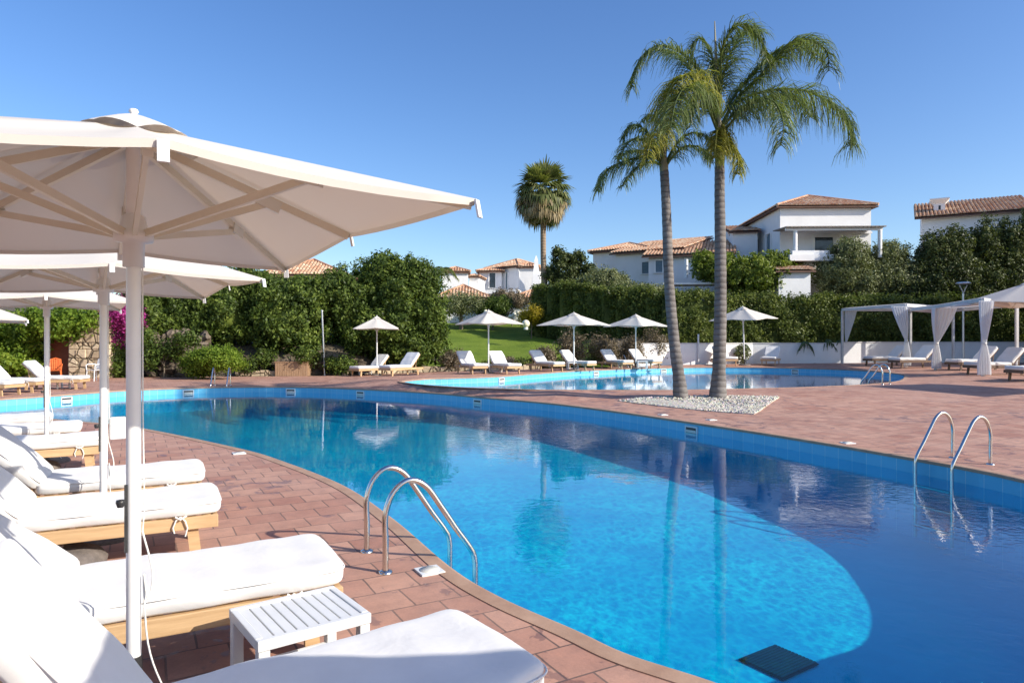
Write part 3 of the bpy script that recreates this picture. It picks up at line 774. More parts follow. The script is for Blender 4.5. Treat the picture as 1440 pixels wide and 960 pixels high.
# hanging agave like plants on the wall
def spiky(px, py, d, label, n, L, seed):
    rg = np.random.default_rng(seed); p = W(px, py, d)
    root = empty('trailing_aloe', p); tag(root, label, 'plant', 'spiky plants trailing over the white wall')
    mb = MB()
    for i in range(n):
        a = rg.uniform(-.2, math.pi + .2); l = .8 * L * rg.uniform(.6, 1.2); dx = math.cos(a) * .8; dz = math.sin(a)
        pts = [(0, 0, .1)]; 
        for t in (.3, .6, .85, 1.0):
            pts.append((dx * l * t, -.05 - .16 * math.sin(t * 2) * rg.uniform(.5, 1.5), .1 + dz * l * .25 * t - l * 1.2 * t * t))
        mb.tube(pts, [.04, .045, .035, .02, .004], 5)
    mb.build('leaves', M['agave'], root); 
    return root

# ------------------------------------------------------------------ white garden wall and stone edgings
def wall_path(name, label, pts, h, th, mat, base=0.0, capname=None):
    root = empty(name, (pts[0][0], pts[0][1], 0)); tag(root, label, 'wall')
    ox, oy = pts[0]; mb = MB(); cp = MB()
    for (xa, ya), (xb, yb) in zip(pts[:-1], pts[1:]):
        g = min(g_at(xa, ya), g_at(xb, yb)) - .1 + base
        mb.bar((xa - ox, ya - oy, g + h / 2), (xb - ox, yb - oy, g + h / 2), th, h)
        cp.bar((xa - ox, ya - oy, g + h + .03), (xb - ox, yb - oy, g + h + .03), th + .05, .06)
    mb.build('wall_face', mat, root); cp.build('coping', M['plaster_b'], root); return root
wx = [(6.2, 36.9)] + [(b[0], b[1] + .35) for b in back if b[0] > 7] 
wall_path('garden_wall', 'low white rendered wall under the long hedge', wx, 1.25, .3, M['plaster'])
def stone_row(label, pts, h, w, seed, catg='stone edging'):
    rg = np.random.default_rng(seed); root = empty('stone_edging', (*pts[0], g_at(*pts[0]))); tag(root, label, catg); mb = MB()
    ox, oy, oz = root.location
    for (xa, ya), (xb, yb) in zip(pts[:-1], pts[1:]):
        L = math.dist((xa, ya), (xb, yb)); t = 0; an = math.atan2(yb - ya, xb - xa)
        while t < L:
            l = rg.uniform(.25, .5); l = min(l, L - t + .05)
            x = xa + (xb - xa) * (t + l / 2) / L; y = ya + (yb - ya) * (t + l / 2) / L; hh = h * rg.uniform(.8, 1.15)
            mb.box((x - ox, y - oy, g_at(x, y) + hh / 2 - oz - .02), (l - .02, w * rg.uniform(.85, 1.1), hh), an + rg.normal() * .03, bev=.03); t += l
    mb.build('blocks', M['stone'], root); return root
stone_row('row of pale stone blocks edging the lawn beside the first small parasol', [(ground(x, y)[0], ground(x, y)[1] + .15) for x, y in [(480, 527.5), (560, 524.5), (640, 521.6), (760, 518)]], .26, .3, 91)
stone_row('low pale stone kerb below the bank between the bush and the planter box', [(ground(x, y)[0], ground(x, y)[1] + .15) for x, y in [(330, 528.8), (388, 528.5)]], .3, .35, 92)

# rubble bank and pillar at left
def rubble(name, label, x0, x1, y, zb, zt, seed, mat, catg='wall', rmin=.18, rmax=.42, dep=.6, slope=.5):
    rg = np.random.default_rng(seed); root = empty(name, ((x0 + x1) / 2, y, zb)); tag(root, label, catg); mb = MB()
    ox = (x0 + x1) / 2; n = int((x1 - x0) * (zt - zb) / (rmin + rmax) ** 2 * 5)
    for i in range(n):
        x = rg.uniform(x0, x1); z = rg.uniform(zb, zt); r = rg.uniform(rmin, rmax)
        bm = bmesh.new(); bmesh.ops.create_icosphere(bm, subdivisions=2, radius=1)
        ph = rg.uniform(0, 6, 3)
        for v in bm.verts:
            q = v.co; s = 1 + .18 * math.sin(q.x * 4 + ph[0]) + .15 * math.sin(q.y * 5 + ph[1]) + .15 * math.sin(q.z * 5 + ph[2])
            v.co = Vector((q.x * r * 1.25 * s, q.y * r * .8 * s, q.z * r * .8 * s))
        mt = Matrix.Rotation(rg.uniform(-.5, .5), 4, 'Y') @ Matrix.Rotation(rg.uniform(0, 3), 4, 'Z')
        bm.verts.index_update(); c = Vector((x - ox, (z - zb) * slope + rg.uniform(-.12, .12), z - zb))
        mb.add([mt @ v.co + c for v in bm.verts], [tuple(v.index for v in f.verts) for f in bm.faces], False); bm.free()
    mb.build('stones', mat, root)
    bk = MB(); bk.box((0, dep / 2 + .25 + (zt - zb) * slope * .5, (zt - zb) / 2 - .1), (x1 - x0, dep, zt - zb)); bk.build('backing', M['soil'], root)
    return root
def xat(px, d): return (px - CX) / F * d
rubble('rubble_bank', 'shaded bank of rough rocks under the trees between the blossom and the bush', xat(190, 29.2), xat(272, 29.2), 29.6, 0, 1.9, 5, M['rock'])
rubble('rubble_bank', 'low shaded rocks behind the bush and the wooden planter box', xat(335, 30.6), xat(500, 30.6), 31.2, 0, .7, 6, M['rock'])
def pillar():
    d = 28.3; a = W(97, 531, d); root = empty('stone_pillar', (xat(120, d), d + .6, 0)); tag(root, 'sunlit pale stone wall end between the dark doorway and the blossom', 'wall')
    mb = MB(); w = xat(150, d) - xat(97, d)
    z = 0; rg = np.random.default_rng(3)
    while z < 2.35:
        h = rg.uniform(.22, .42); x = -w / 2
        while x < w / 2 - .05:
            l = min(rg.uniform(.3, .65), w / 2 - x); mb.box((x + l / 2, rg.uniform(-.03, .03), z + h / 2), (l - .012, 1.0, h - .012), bev=.035); x += l
        z += h
    mb.build('blocks', M['stone'], root)
    root2 = empty('doorway', (xat(72, d), d + .7, 0)); tag(root2, 'red brown door under the climbing hedge at far left', 'door')
    b = MB(); b.box((.0, 0, 1.1), (1.0, .08, 2.2)); b.build('door_leaf', M['redbrown'], root2)
    f = MB(); f.box((-.58, -.02, 1.15), (.16, .16, 2.3)); f.box((.68, -.1, 1.15), (.36, .5, 2.3)); f.box((0.05, -.02, 2.32), (1.5, .2, .16)); f.build('frame', M['plaster_b'], root2)
pillar()
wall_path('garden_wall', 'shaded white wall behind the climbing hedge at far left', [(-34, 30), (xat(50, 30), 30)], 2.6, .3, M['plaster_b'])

# planter box
def planter():
    x, y, g = ground(408.5, 528.8); root = empty('planter_box', (x, y + .5, g), .06); tag(root, 'weathered wooden plank box standing at the back of the deck', 'planter')
    mb = MB(); w = 1.42; h = .62; k = 14
    for i in range(k):
        for s in (-1, 1): mb.box((-w / 2 + w * (i + .5) / k, s * .45, h / 2), (w / k - .008, .03, h), bev=.004)
    for i in range(9):
        for s in (-1, 1): mb.box((s * w / 2, -.45 + .9 * (i + .5) / 9, h / 2), (.03, .09, h), bev=.004)
    mb.build('boards', M['plankbox'], root)
    t = MB(); t.box((0, 0, h + .015), (w + .06, .98, .03)); t.build('lid', M['plankbox'], root)
planter()
def post(px, pyb, pyt, lean, label):
    x, y, g = ground(px, pyb); d = y; h = (pyb - pyt) * d / F
    root = empty('metal_post', (x, y, g)); tag(root, label, 'post')
    mb = MB(); mb.tube([(0, 0, 0), (lean, 0, h)], .045, 12); mb.build('pole', M['steel_d'], root)
    b = MB(); b.lathe([(.0, .012), (.11, .012), (.11, 0)], n=16); b.build('foot_plate', M['steel_d'], root)
    c = MB(); c.lathe([(.055, 0), (.055, .03), (0, .035)], (lean, 0, h), 12); c.build('cap', M['lampmetal'], root)
post(456.5, 527.5, 437, -.12, 'thin grey metal post on the deck before the left trees')
def wallpost(px, d, pt, pb, label):
    a = W(px, pb, d); h = (pb - pt) * d / F; root = empty('wall_post', (a.x, a.y, a.z)); tag(root, label, 'post')
    mb = MB(); mb.tube([(0, 0, 0), (0, 0, h)], .05, 10); mb.build('pole', M['plastic'], root); c = MB(); c.lathe([(.06, 0), (.06, .04), (0, .05)], (0, 0, h), 10); c.build('cap', M['plastic'], root)
wallpost(982, 38.2, 471, 512, 'slim white post against the garden wall between the two palms')

# ------------------------------------------------------------------ palms
def bez(pts, n):
    P = [Vector(p) for p in pts]; m = len(P) - 1; out = []
    Q = [P[0] * 2 - P[1]] + P + [P[-1] * 2 - P[-2]]
    for i in range(m):
        p0, p1, p2, p3 = Q[i:i + 4]
        for k in range(n):
            t = k / n
            out.append(.5 * ((2 * p1) + (-p0 + p2) * t + (2 * p0 - 5 * p1 + 4 * p2 - p3) * t * t + (-p0 + 3 * p1 - 3 * p2 + p3) * t ** 3))
    out.append(P[-1]); return out
def frond(root, pts, rg, leaf_len=.6, dens=1.0, mat='palm', w=.025, hang=.8, name='frond'):
    """pts in root space; rachis tube plus long leaflets hanging both sides"""
    path = bez(pts, 10); n = len(path)
    mb = MB(); mb.tube(path, [.035 * (1 - .85 * i / (n - 1)) + .004 for i in range(n)], 5)
    L = [0]
    for i in range(1, n): L.append(L[-1] + (path[i] - path[i - 1]).length)
    tot = L[-1]; k = int(tot * 52 * dens)
    V = []
    for j in range(k):
        u = .13 + .87 * j / k; s = u * tot
        i = min(max(np.searchsorted(L, s) - 1, 0), n - 2); f = (s - L[i]) / max(L[i + 1] - L[i], 1e-6)
        p = path[i].lerp(path[i + 1], f); t = (path[i + 1] - path[i]).normalized()
        side = t.cross(Vector((0, 0, 1)))
        if side.length < .15: side = Vector((rg.normal(), rg.normal(), 0))
        side.normalize()
        for sg in (-1, 1):
            l = 1.22 * leaf_len * (.55 + .45 * math.sin(min(u * 1.15, 1) * math.pi)) * rg.uniform(.75, 1.2)
            up = rg.uniform(-.25, .55)
            d0 = (side * sg * rg.uniform(.6, 1.1) + t * rg.uniform(.35, .8) + Vector((0, 0, up))).normalized()
            a = p; prev = d0; ww = w * rg.uniform(.7, 1.2)
            segs = 3
            for q in range(segs):
                dr = Vector((rg.normal() * .08, rg.normal() * .08, -hang * (.35 + .55 * q)))
                dd = (prev + dr).normalized(); b = a + dd * (l / segs)
                wv = dd.cross(Vector((rg.normal() * .5, rg.normal() * .5, 1)));
                wv = wv.normalized() * ww * .5 if wv.length > .01 else Vector((ww * .5, 0, 0))
                w0 = wv * (1 - q / segs * .8); w1 = wv * (1 - (q + 1) / segs * .85)
                V.append([a - w0, a + w0, b + w1, b - w1]); a = b; prev = dd
    o = quads_obj(name, np.array([[tuple(x) for x in q] for q in V]), M[mat], root)
    r = mb.build('rachis', M['palm_y' if mat == 'palm_y' else 'palm'], o)
    return o
def queen_palm(name, label, base_px, trunk_px, rads, fronds, extra, dist_shift, seed, crownshaft, spear):
    bx, by, g = ground(*base_px); d = by
    root = empty(name, (bx, by, g)); tag(root, label, 'palm tree', 'tall feather palms on the gravel bed')
    rg = np.random.default_rng(seed)
    def L(px, py, dy=0):
        p = W(px, py, d + dy); return Vector((p.x - bx, p.y - by, p.z - g))
    path = bez([L(*p) if i else Vector((0, 0, -.1)) for i, p in enumerate(trunk_px)], 8)
    n = len(path); rr = np.interp(np.linspace(0, 1, n), np.linspace(0, 1, len(rads)), rads)
    rr = [float(r) * (1 + .025 * ((i % 2) * 2 - 1)) for i, r in enumerate(rr)]
    MB().tube(path, rr, 18).build('trunk', M['ptrunk'], root)
    cs = [L(*p) for p in crownshaft]
    MB().tube(bez(cs, 5), [float(x) for x in np.interp(np.linspace(0, 1, 5 * (len(cs) - 1) + 1), [0, .3, 1], [rads[-1] * .95, rads[-1] * 1.05, .05])], 12).build('crownshaft', M['crownshaft'], root)
    sp = [L(*p) for p in spear]
    MB().tube(sp, [.05, .04, .012], 6).build('spear_leaf', M['crownshaft'], root)
    for fr in fronds:
        pts = fr[0]; dys = fr[1]; kw = fr[2] if len(fr) > 2 else {}
        frond(root, [L(p[0], p[1], dys * i / (len(pts) - 1)) for i, p in enumerate(pts)], rg, **kw)
    return root
Y = dict(mat='palm_y')
queen_palm('queen_palm', 'taller feather palm with straight ringed grey trunk on the gravel bed', (1009, 559),
           [(1009, 559), (1011, 520), (1013, 440), (1013, 350), (1012, 280), (1012, 235)], [.235, .16, .148, .138, .125, .12],
           [([(1013, 190), (1030, 150), (1070, 130), (1120, 126), (1165, 142), (1195, 175), (1198, 205)], -.3, dict(leaf_len=1.0, dens=1.15, hang=.9)),
            ([(1014, 175), (1035, 140), (1070, 105), (1110, 62), (1140, 56), (1162, 72), (1166, 100)], .6, dict(leaf_len=.85, dens=1.1, hang=.8)),
            ([(1014, 165), (1040, 125), (1075, 85), (1105, 65), (1130, 62), (1150, 85)], 1.6, dict(leaf_len=.8, hang=.8)),
            ([(1012, 160), (1013, 110), (1016, 70), (1032, 40), (1052, 36), (1072, 58), (1078, 85)], -.5, dict(leaf_len=.75, dens=1.2, hang=.7)),
            ([(1011, 160), (1016, 110), (1030, 70), (1050, 40), (1070, 45)], 1.5, dict(leaf_len=.7, hang=.6)),
            ([(1010, 160), (1006, 110), (1000, 75), (988, 55), (975, 60), (965, 85)], .8, dict(leaf_len=.6, hang=.6)),
            ([(1009, 165), (990, 115), (965, 80), (930, 64), (905, 78), (892, 105), (888, 125)], -.2, dict(leaf_len=.7, dens=1.0, hang=.75)),
            ([(1009, 170), (985, 120), (955, 78), (925, 70)], 1.8, dict(leaf_len=.65, hang=.5)),
            ([(1009, 180), (992, 130), (972, 105), (950, 115), (935, 145), (930, 185)], -1.8, dict(leaf_len=.85, dens=1.2, hang=1.0, mat='palm_y')),
            ([(1009, 185), (990, 140), (970, 120), (952, 140), (943, 180)], -2.4, dict(leaf_len=.8, dens=1.1, hang=1.0)),
            ([(1014, 190), (1035, 165), (1065, 140), (1090, 145), (1102, 175), (1098, 205)], -1.8, dict(leaf_len=.7, hang=1.0)),
            ([(1014, 180), (1045, 150), (1085, 135), (1120, 140), (1140, 165)], 2.0, dict(leaf_len=.8, hang=.9)),
            ([(1012, 190), (1020, 190), (1030, 205), (1038, 225), (1037, 245)], -.6, dict(leaf_len=.45, dens=1.5, hang=1.2, mat='palm_y')),
            ([(1010, 180), (1008, 185), (1006, 205), (1005, 222)], -.7, dict(leaf_len=.5, dens=2.4, hang=1.3, mat='palm_y')),
            ([(1014, 175), (1018, 180), (1020, 200), (1018, 215)], -.5, dict(leaf_len=.5, dens=2.4, hang=1.3, mat='palm_y')),
            ([(1010, 180), (1000, 150), (985, 135), (975, 155), (970, 180)], -1.0, dict(leaf_len=.6, hang=.9))],
           None, 0, 101, [(1012, 236), (1012, 205), (1010, 150)], [(1010, 150), (1007, 90), (1005, 30)])
queen_palm('queen_palm', 'shorter feather palm with leaning curved trunk, left of its taller neighbour', (958, 559),
           [(958, 559), (954, 525), (948, 480), (941, 400), (938, 320), (936, 275), (934, 240)], [.205, .145, .135, .125, .118, .112, .11],
           [([(933, 232), (920, 222), (898, 222), (870, 230), (850, 243), (840, 268)], -.4, dict(leaf_len=.55, dens=1.3, hang=.8)),
            ([(933, 228), (920, 200), (900, 178), (885, 178), (875, 195)], .3, dict(leaf_len=.5, dens=1.3, hang=.8)),
            ([(933, 230), (915, 205), (895, 195), (880, 205), (872, 225)], -1.0, dict(leaf_len=.5, hang=.8)),
            ([(933, 234), (918, 228), (900, 232), (885, 248), (876, 262)], -1.0, dict(leaf_len=.4, hang=.9)),
            ([(936, 230), (950, 205), (970, 188), (990, 190), (1005, 205)], -.3, dict(leaf_len=.5, dens=1.2, hang=.8)),
            ([(936, 234), (948, 218), (965, 206), (985, 208), (1000, 225)], -.9, dict(leaf_len=.42, dens=1.1, hang=.8)),
            ([(934, 226), (932, 195), (928, 172), (915, 162), (903, 172)], .9, dict(leaf_len=.45, hang=.7)),
            ([(935, 226), (938, 190), (945, 165), (958, 158), (970, 172)], .8, dict(leaf_len=.45, hang=.7)),
            ([(933, 230), (915, 215), (892, 212), (868, 220)], 1.2, dict(leaf_len=.5, hang=.8)),
            ([(934, 228), (928, 200), (922, 188), (915, 200), (910, 222)], -1.3, dict(leaf_len=.5, hang=.9, mat='palm_y'))],
           None, 0, 102, [(934, 245), (933, 225), (933, 200)], [(933, 200), (934, 180), (936, 150)])

def fan_palm(label, px, pyb, pyt, cpy, rx, ry, d, seed, name='fan_palm'):
    rg = np.random.default_rng(seed); b = W(px, pyb, d); root = empty(name, (b.x, b.y, T(b.x, b.y))); tag(root, label, 'palm tree')
    z0 = root.location.z; s = d / F; zt = EYE + (HY - pyt) * s - z0; zc = EYE + (HY - cpy) * s - z0
    MB().tube([(0, 0, -.3), (.04, 0, zt * .4), (-.05, 0, zt * .7), (-.08, 0, zc + .5)], [.30, .24, .20, .2], 14).build('trunk', M['ptrunk_w'], root)
    Vg = []; Vd = []
    nf = 105
    for i in range(nf):
        # directions from nearly upright to hanging straight down
        u = i / nf; el = math.asin(max(-1, min(1, 1.0 - 1.92 * u ** .85))); az = i * 2.39996 + rg.normal() * .1
        d3 = Vector((math.cos(az) * math.cos(el), math.sin(az) * math.cos(el), math.sin(el)))
        R0 = Vector((d3.x * rx * s, d3.y * rx * s, d3.z * ry * s))
        base = Vector((-.08, 0, zc)) + R0 * .25
        hub = Vector((-.08, 0, zc)) + R0 * rg.uniform(.45, .62)
        out = d3.copy(); out.z -= .25 + .35 * (1 - abs(d3.z)); out.normalize()
        side = out.cross(Vector((0, 0, 1)));
        if side.length < .1: side = Vector((1, 0, 0))
        side.normalize(); nor = side.cross(out)
        fl = rx * s * rg.uniform(.5, .68) * (1 + .15 * max(d3.z, 0)); dry = (u > .35 and rg.random() < .25 + .4 * (u > .5)); tgt = Vd if dry else Vg
        tgt.append([base - side * .02, base + side * .02, hub + side * .015, hub - side * .015])
        for k in range(17):
            an = (k - 8) / 8 * 1.25; dd = (out * math.cos(an) + side * math.sin(an) + nor * .08 * math.cos(an * 2)).normalized()
            l = fl * (1 - .18 * abs(an)) * rg.uniform(.85, 1.1); wv = dd.cross(nor + Vector((0, 0, rg.normal() * .2))).normalized() * fl * .055
            mid = hub + dd * l * .6; tip = hub + (dd * .93 + Vector((0, 0, (-.42 - .2 * rg.random()) * (1 - max(d3.z, 0)) ))).normalized() * l
            tgt.append([hub - wv * .2, hub + wv * .2, mid + wv, mid - wv]); tgt.append([mid - wv, mid + wv, tip + wv * .12, tip - wv * .12])
    quads_obj('green_fans', np.array([[tuple(x) for x in q] for q in Vg]), M['fan'], root)
    quads_obj('dry_fans', np.array([[tuple(x) for x in q] for q in Vd]), M['fan_dry'], root)
    return root
fan_palm('fan palm with a shaggy ball shaped crown and slim brown trunk against the sky', 765, 440, 316, 276, 42, 48, 49, 111)
# low palm peeking over the left trees
def low_palm():
    d = 36.5; p = W(610, 400, d); z0 = T(p.x, p.y); root = empty('small_palm', (p.x, p.y, z0)); tag(root, 'small feather palm whose fronds peek over the right end of the left trees', 'palm tree')
    rg = np.random.default_rng(5); zc = p.z - z0
    MB().tube([(0, 0, -.2), (0, 0, zc)], [.16, .12], 12).build('trunk', M['ptrunk'], root)
    for i in range(9):
        a = i * .7 + .3; r = 1.0
        frond(root, [(0, 0, zc), (math.cos(a) * .4 * r, math.sin(a) * .4, zc + .75), (math.cos(a) * .9, math.sin(a) * .9, zc + .85), (math.cos(a) * 1.35, math.sin(a) * 1.3, zc + .3)], rg, leaf_len=.35, mat='palm_y' if i % 3 == 0 else 'palm')
low_palm()

# ------------------------------------------------------------------ houses
def roof_face(mb, o, e, u, Wd, run, pitch, per=.24):
    """barrel tiles: eave origin o, eave unit e, horizontal unit u pointing up the slope; run(s) horizontal run at s"""
    n = max(int(Wd / per), 2); p = Wd / n
    for i in range(n):
        s = (i + .5) * p; r = run(s)
        if r < .12: continue
        up = Vector((u.x, u.y, math.tan(pitch))).normalized(); nor = e.cross(up).normalized()
        if nor.z < 0: nor = -nor
        Ls = r / math.cos(pitch); rows = max(int(Ls / .42), 1); c0 = o + e * s
        for k in range(rows):
            a = c0 + up * (Ls * k / rows - (.04 if k else 0)); b = c0 + up * (Ls * (k + 1) / rows)
            prof = [(-.46, 0), (-.30, .062), (0, .092), (.30, .062), (.46, 0)]; vs = []
            for q, lift, sh in ((a, .035, 1.06), (b, 0, .9)):
                for x, h in prof: vs.append(q + e * (x * p * sh) + nor * (h + lift))
            mb.add(vs, [(j, j + 1, j + 6, j + 5) for j in range(4)], False)
            mb.add([q for q in vs[:5]], [(0, 1, 2, 3, 4)], False)

def house_block(root, c, yaw, w, d, z0, z1, roof='hip', pitch=20, over=.35, mat='plaster', rname='roof', ridge=None, mono_dir=1):
    """c = front-left corner (x,y) in world; w along yaw direction, d backwards"""
    bx, by, bz = root.location
    e = Vector((math.cos(yaw), math.sin(yaw), 0)); u = Vector((-math.sin(yaw), math.cos(yaw), 0))
    o = Vector((c[0] - bx, c[1] - by, 0))
    mb = MB(); ps = [o, o + e * w, o + e * w + u * d, o + u * d]
    zb, zt = z0 - bz, z1 - bz
    vs = [Vector((p.x, p.y, zb)) for p in ps] + [Vector((p.x, p.y, zt)) for p in ps]
    mb.add(vs, [(0, 1, 5, 4), (1, 2, 6, 5), (2, 3, 7, 6), (3, 0, 4, 7), (4, 5, 6, 7)])
    mb.build('wall', M[mat], root)
    P = R(pitch); tp = math.tan(P); rf = MB(); und = MB()
    E = [o - e * over - u * over, o + e * (w + over) - u * over, o + e * (w + over) + u * (d + over), o - e * over + u * (d + over)]
    E = [Vector((p.x, p.y, zt - over * tp * .3)) for p in E]; Wt, Dt = w + 2 * over, d + 2 * over
    if roof == 'hip':
        half = min(Wt, Dt) / 2
        roof_face(rf, E[0] + Vector((0, 0, .07)), e, u, Wt, lambda s: min(s, Wt - s, Dt / 2), P)
        roof_face(rf, E[1] + Vector((0, 0, .07)), u, -e, Dt, lambda s: min(s, Dt - s, Wt / 2), P)
        roof_face(rf, E[3] + Vector((0, 0, .07)), e, -u, Wt, lambda s: min(s, Wt - s, Dt / 2), P)
        roof_face(rf, E[0] + Vector((0, 0, .07)), u, e, Dt, lambda s: min(s, Dt - s, Wt / 2), P)
        if Wt >= Dt: r0 = E[0] + e * half + u * half; r1 = E[1] - e * half + u * half
        else: r0 = E[0] + e * half + u * half; r1 = E[3] + e * half - u * half
        r0 = r0 + Vector((0, 0, half * tp)); r1 = r1 + Vector((0, 0, half * tp))
        und.add(E + [r0, r1], [(0, 1, 5, 4), (1, 2, 5), (2, 3, 4, 5), (3, 0, 4)] if Wt >= Dt else [(0, 1, 4), (1, 2, 5, 4), (2, 3, 5), (3, 0, 4, 5)])
        und.add([p - Vector((0, 0, .07)) for p in E] + E, [(0, 3, 2, 1), (0, 1, 5, 4), (1, 2, 6, 5), (2, 3, 7, 6), (3, 0, 4, 7)])
        rd = MB(); up7 = Vector((0, 0, .12))
        for a, b in ((r0, r1), (E[0], r0), (E[1], r1 if Wt >= Dt else r0), (E[2], r1), (E[3], r0 if Wt >= Dt else r1)):
            if (a - b).length > .1: rd.tube([a + up7, b + up7], .10, 8)
        rd.build('ridge_tiles', M['roof'], rf.build(rname, M['roof'], root))
    else:   # mono pitch rising backwards
        roof_face(rf, E[0] + Vector((0, 0, .07)), e, u, Wt, lambda s: Dt, P)
        top = [E[0], E[1], E[1] + u * Dt + Vector((0, 0, Dt * tp)), E[0] + u * Dt + Vector((0, 0, Dt * tp))]
        und.add(top + [p - Vector((0, 0, .09)) for p in top], [(0, 1, 2, 3), (4, 7, 6, 5), (0, 4, 5, 1), (1, 5, 6, 2), (2, 6, 7, 3), (3, 7, 4, 0)])
        # gable infill
        gw = MB()
        a = [ps[0], ps[3], ps[1], ps[2]]
        gw.add([Vector((p.x, p.y, zt - .01)) for p in ps] + [Vector((ps[2].x, ps[2].y, zt + (d + over) * tp - .1)), Vector((ps[3].x, ps[3].y, zt + (d + over) * tp - .1))], [(0, 3, 5), (1, 4, 2), (2, 4, 5, 3)])
        gw.build('gable_wall', M[mat], root)
        rf.build(rname, M['roof'], root)
    und.build('eaves', M['roof_under'], root)
    return o, e, u

def window(root, o, e, u, s, z, w, h, mat='glass', arch=False, frame='plaster', shut=None):
    """on the front wall at distance s; z relative to root"""
    n = -u
    fr = MB(); p = o + e * s; c = Vector((p.x, p.y, z + h / 2))
    th = .08
    for q, a, b in ((-w / 2, th, h), (w / 2, th, h)):
        fr.bar(c + e * q + n * .04 - Vector((0, 0, h / 2)), c + e * q + n * .04 + Vector((0, 0, h / 2)), .07, .12, e)
    fr.bar(c - e * w / 2 + n * .045 + Vector((0, 0, h / 2)), c + e * w / 2 + n * .045 + Vector((0, 0, h / 2)), .12, .07)
    fr.bar(c - e * (w / 2 + .08) + n * .05 - Vector((0, 0, h / 2)), c + e * (w / 2 + .08) + n * .05 - Vector((0, 0, h / 2)), .18, .06)
    fo = fr.build('window', M[frame], root)
    g = MB()
    if arch:
        vs = [c + e * (-w / 2) + n * .012 - Vector((0, 0, h / 2)), c + e * (w / 2) + n * .012 - Vector((0, 0, h / 2))]
        for k in range(13):
            a = math.pi * k / 12; vs.append(c + n * .012 + e * (w / 2 * math.cos(a)) + Vector((0, 0, h / 2 - w / 2 + w / 2 * math.sin(a))))
        g.add(vs, [tuple(range(len(vs)))])
    else:
        g.bar(c - Vector((0, 0, h / 2)) + n * .012, c + Vector((0, 0, h / 2)) + n * .012, w, .02, n)
        if shut: g.bar(c - Vector((0, 0, h / 2)) + n * .03, c + Vector((0, 0, h / 2)) + n * .03, .03, .03, n)
    g.build('pane', M[mat], fo)
    return fo

def zpx(py, d): return EYE + (HY - py) * d / F
# tower house H1
def house_tower():
    d = 47; x0 = xat(1097, d); root = empty('tower_house', (x0, d, T(min(x0, 38), d))); tag(root, 'white two storey house with hipped tile roof and roofed terrace, right of the palms', 'house')
    bz = root.location.z; ya = R(-2)
    o, e, u = house_block(root, (x0, d), ya, 6.15, 8.5, bz - 1, zpx(291, d), 'hip', 21, .35)
    # lower left wing
    zl = zpx(322, d)
    c2 = (x0 - .2 - math.cos(ya + R(0)) * 1.9, d + 3.6)
    house_block(root, c2, R(-12), 1.75, 6, bz - 1, zpx(325, 50), 'mono', 12, .25)
    c3 = (xat(1031, 53), 53); house_block(root, c3, R(-20), 2.4, 5, bz - 1, zpx(330, 53), 'hip', 18, .3, mat='plaster')
    # terrace roof (beams) over the ground floor front
    ter = MB(); zc = zpx(330, d) - bz; dep = 2.2
    a = o + e * .05 - u * .02; 
    ter.bar(a - u * dep + Vector((0, 0, zc)) - e * .5, a + e * 5.75 - u * dep + Vector((0, 0, zc)), .14, .18)
    ter.bar(a - u * .1 + Vector((0, 0, zc + .1)), a + e * 6.1 - u * .1 + Vector((0, 0, zc + .1)), .12, .14)
    to = ter.build('terrace_beam', M['plaster'], root)
    tl = MB(); k = 26
    for i in range(k):
        s = -.45 + 6.2 * i / (k - 1); tl.bar(a + e * s - u * (dep + .35) + Vector((0, 0, zc + .13)), a + e * s + Vector((0, 0, zc + .25)), .2, .07)
    tl.build('terrace_canopy', M['beam'], root)
    for s in (.15, 5.6):
        m = MB(); q = a + e * s - u * dep; m.tube([(q.x, q.y, zpx(368, d) - bz), (q.x, q.y, zc - .08)], .13, 12); m.build('column', M['plaster'], root)
    sl = MB(); q = a + e * 1.0 - u * 1.3; sl.box((q.x, q.y, zpx(369, d) - bz), (2.8, 2.9, .4), ya); sl.build('terrace_slab', M['plaster'], root)
    pr = MB(); q = a + e * 1.0 - u * 2.55; pr.box((q.x, q.y, zpx(364, d) - bz), (2.4, .2, .45), ya); pr.build('parapet', M['plaster'], root)
    window(root, o, e, u, 2.95, zpx(361, d) - bz, 1.35, 1.35, 'glass')
    # arched openings on the left hand wall of the tower
    el = u; 
    o2 = Vector((o.x, o.y, 0)); 
    window(root, o + e * -.0, u, e, 2.2, zpx(352, d) - bz, .9, 1.5, 'shutter', arch=True)
    window(root, o + e * -.0, u, e, 4.6, zpx(322, d) - bz, .35, .4, 'glass')
    # lower outbuilding with tile lean-to in front
    house_block(root, (xat(1095, 43.5), 43.5), ya, 2.0, 2.2, bz - 1.5, zpx(381, 43.5), 'mono', 14, .25)
house_tower()

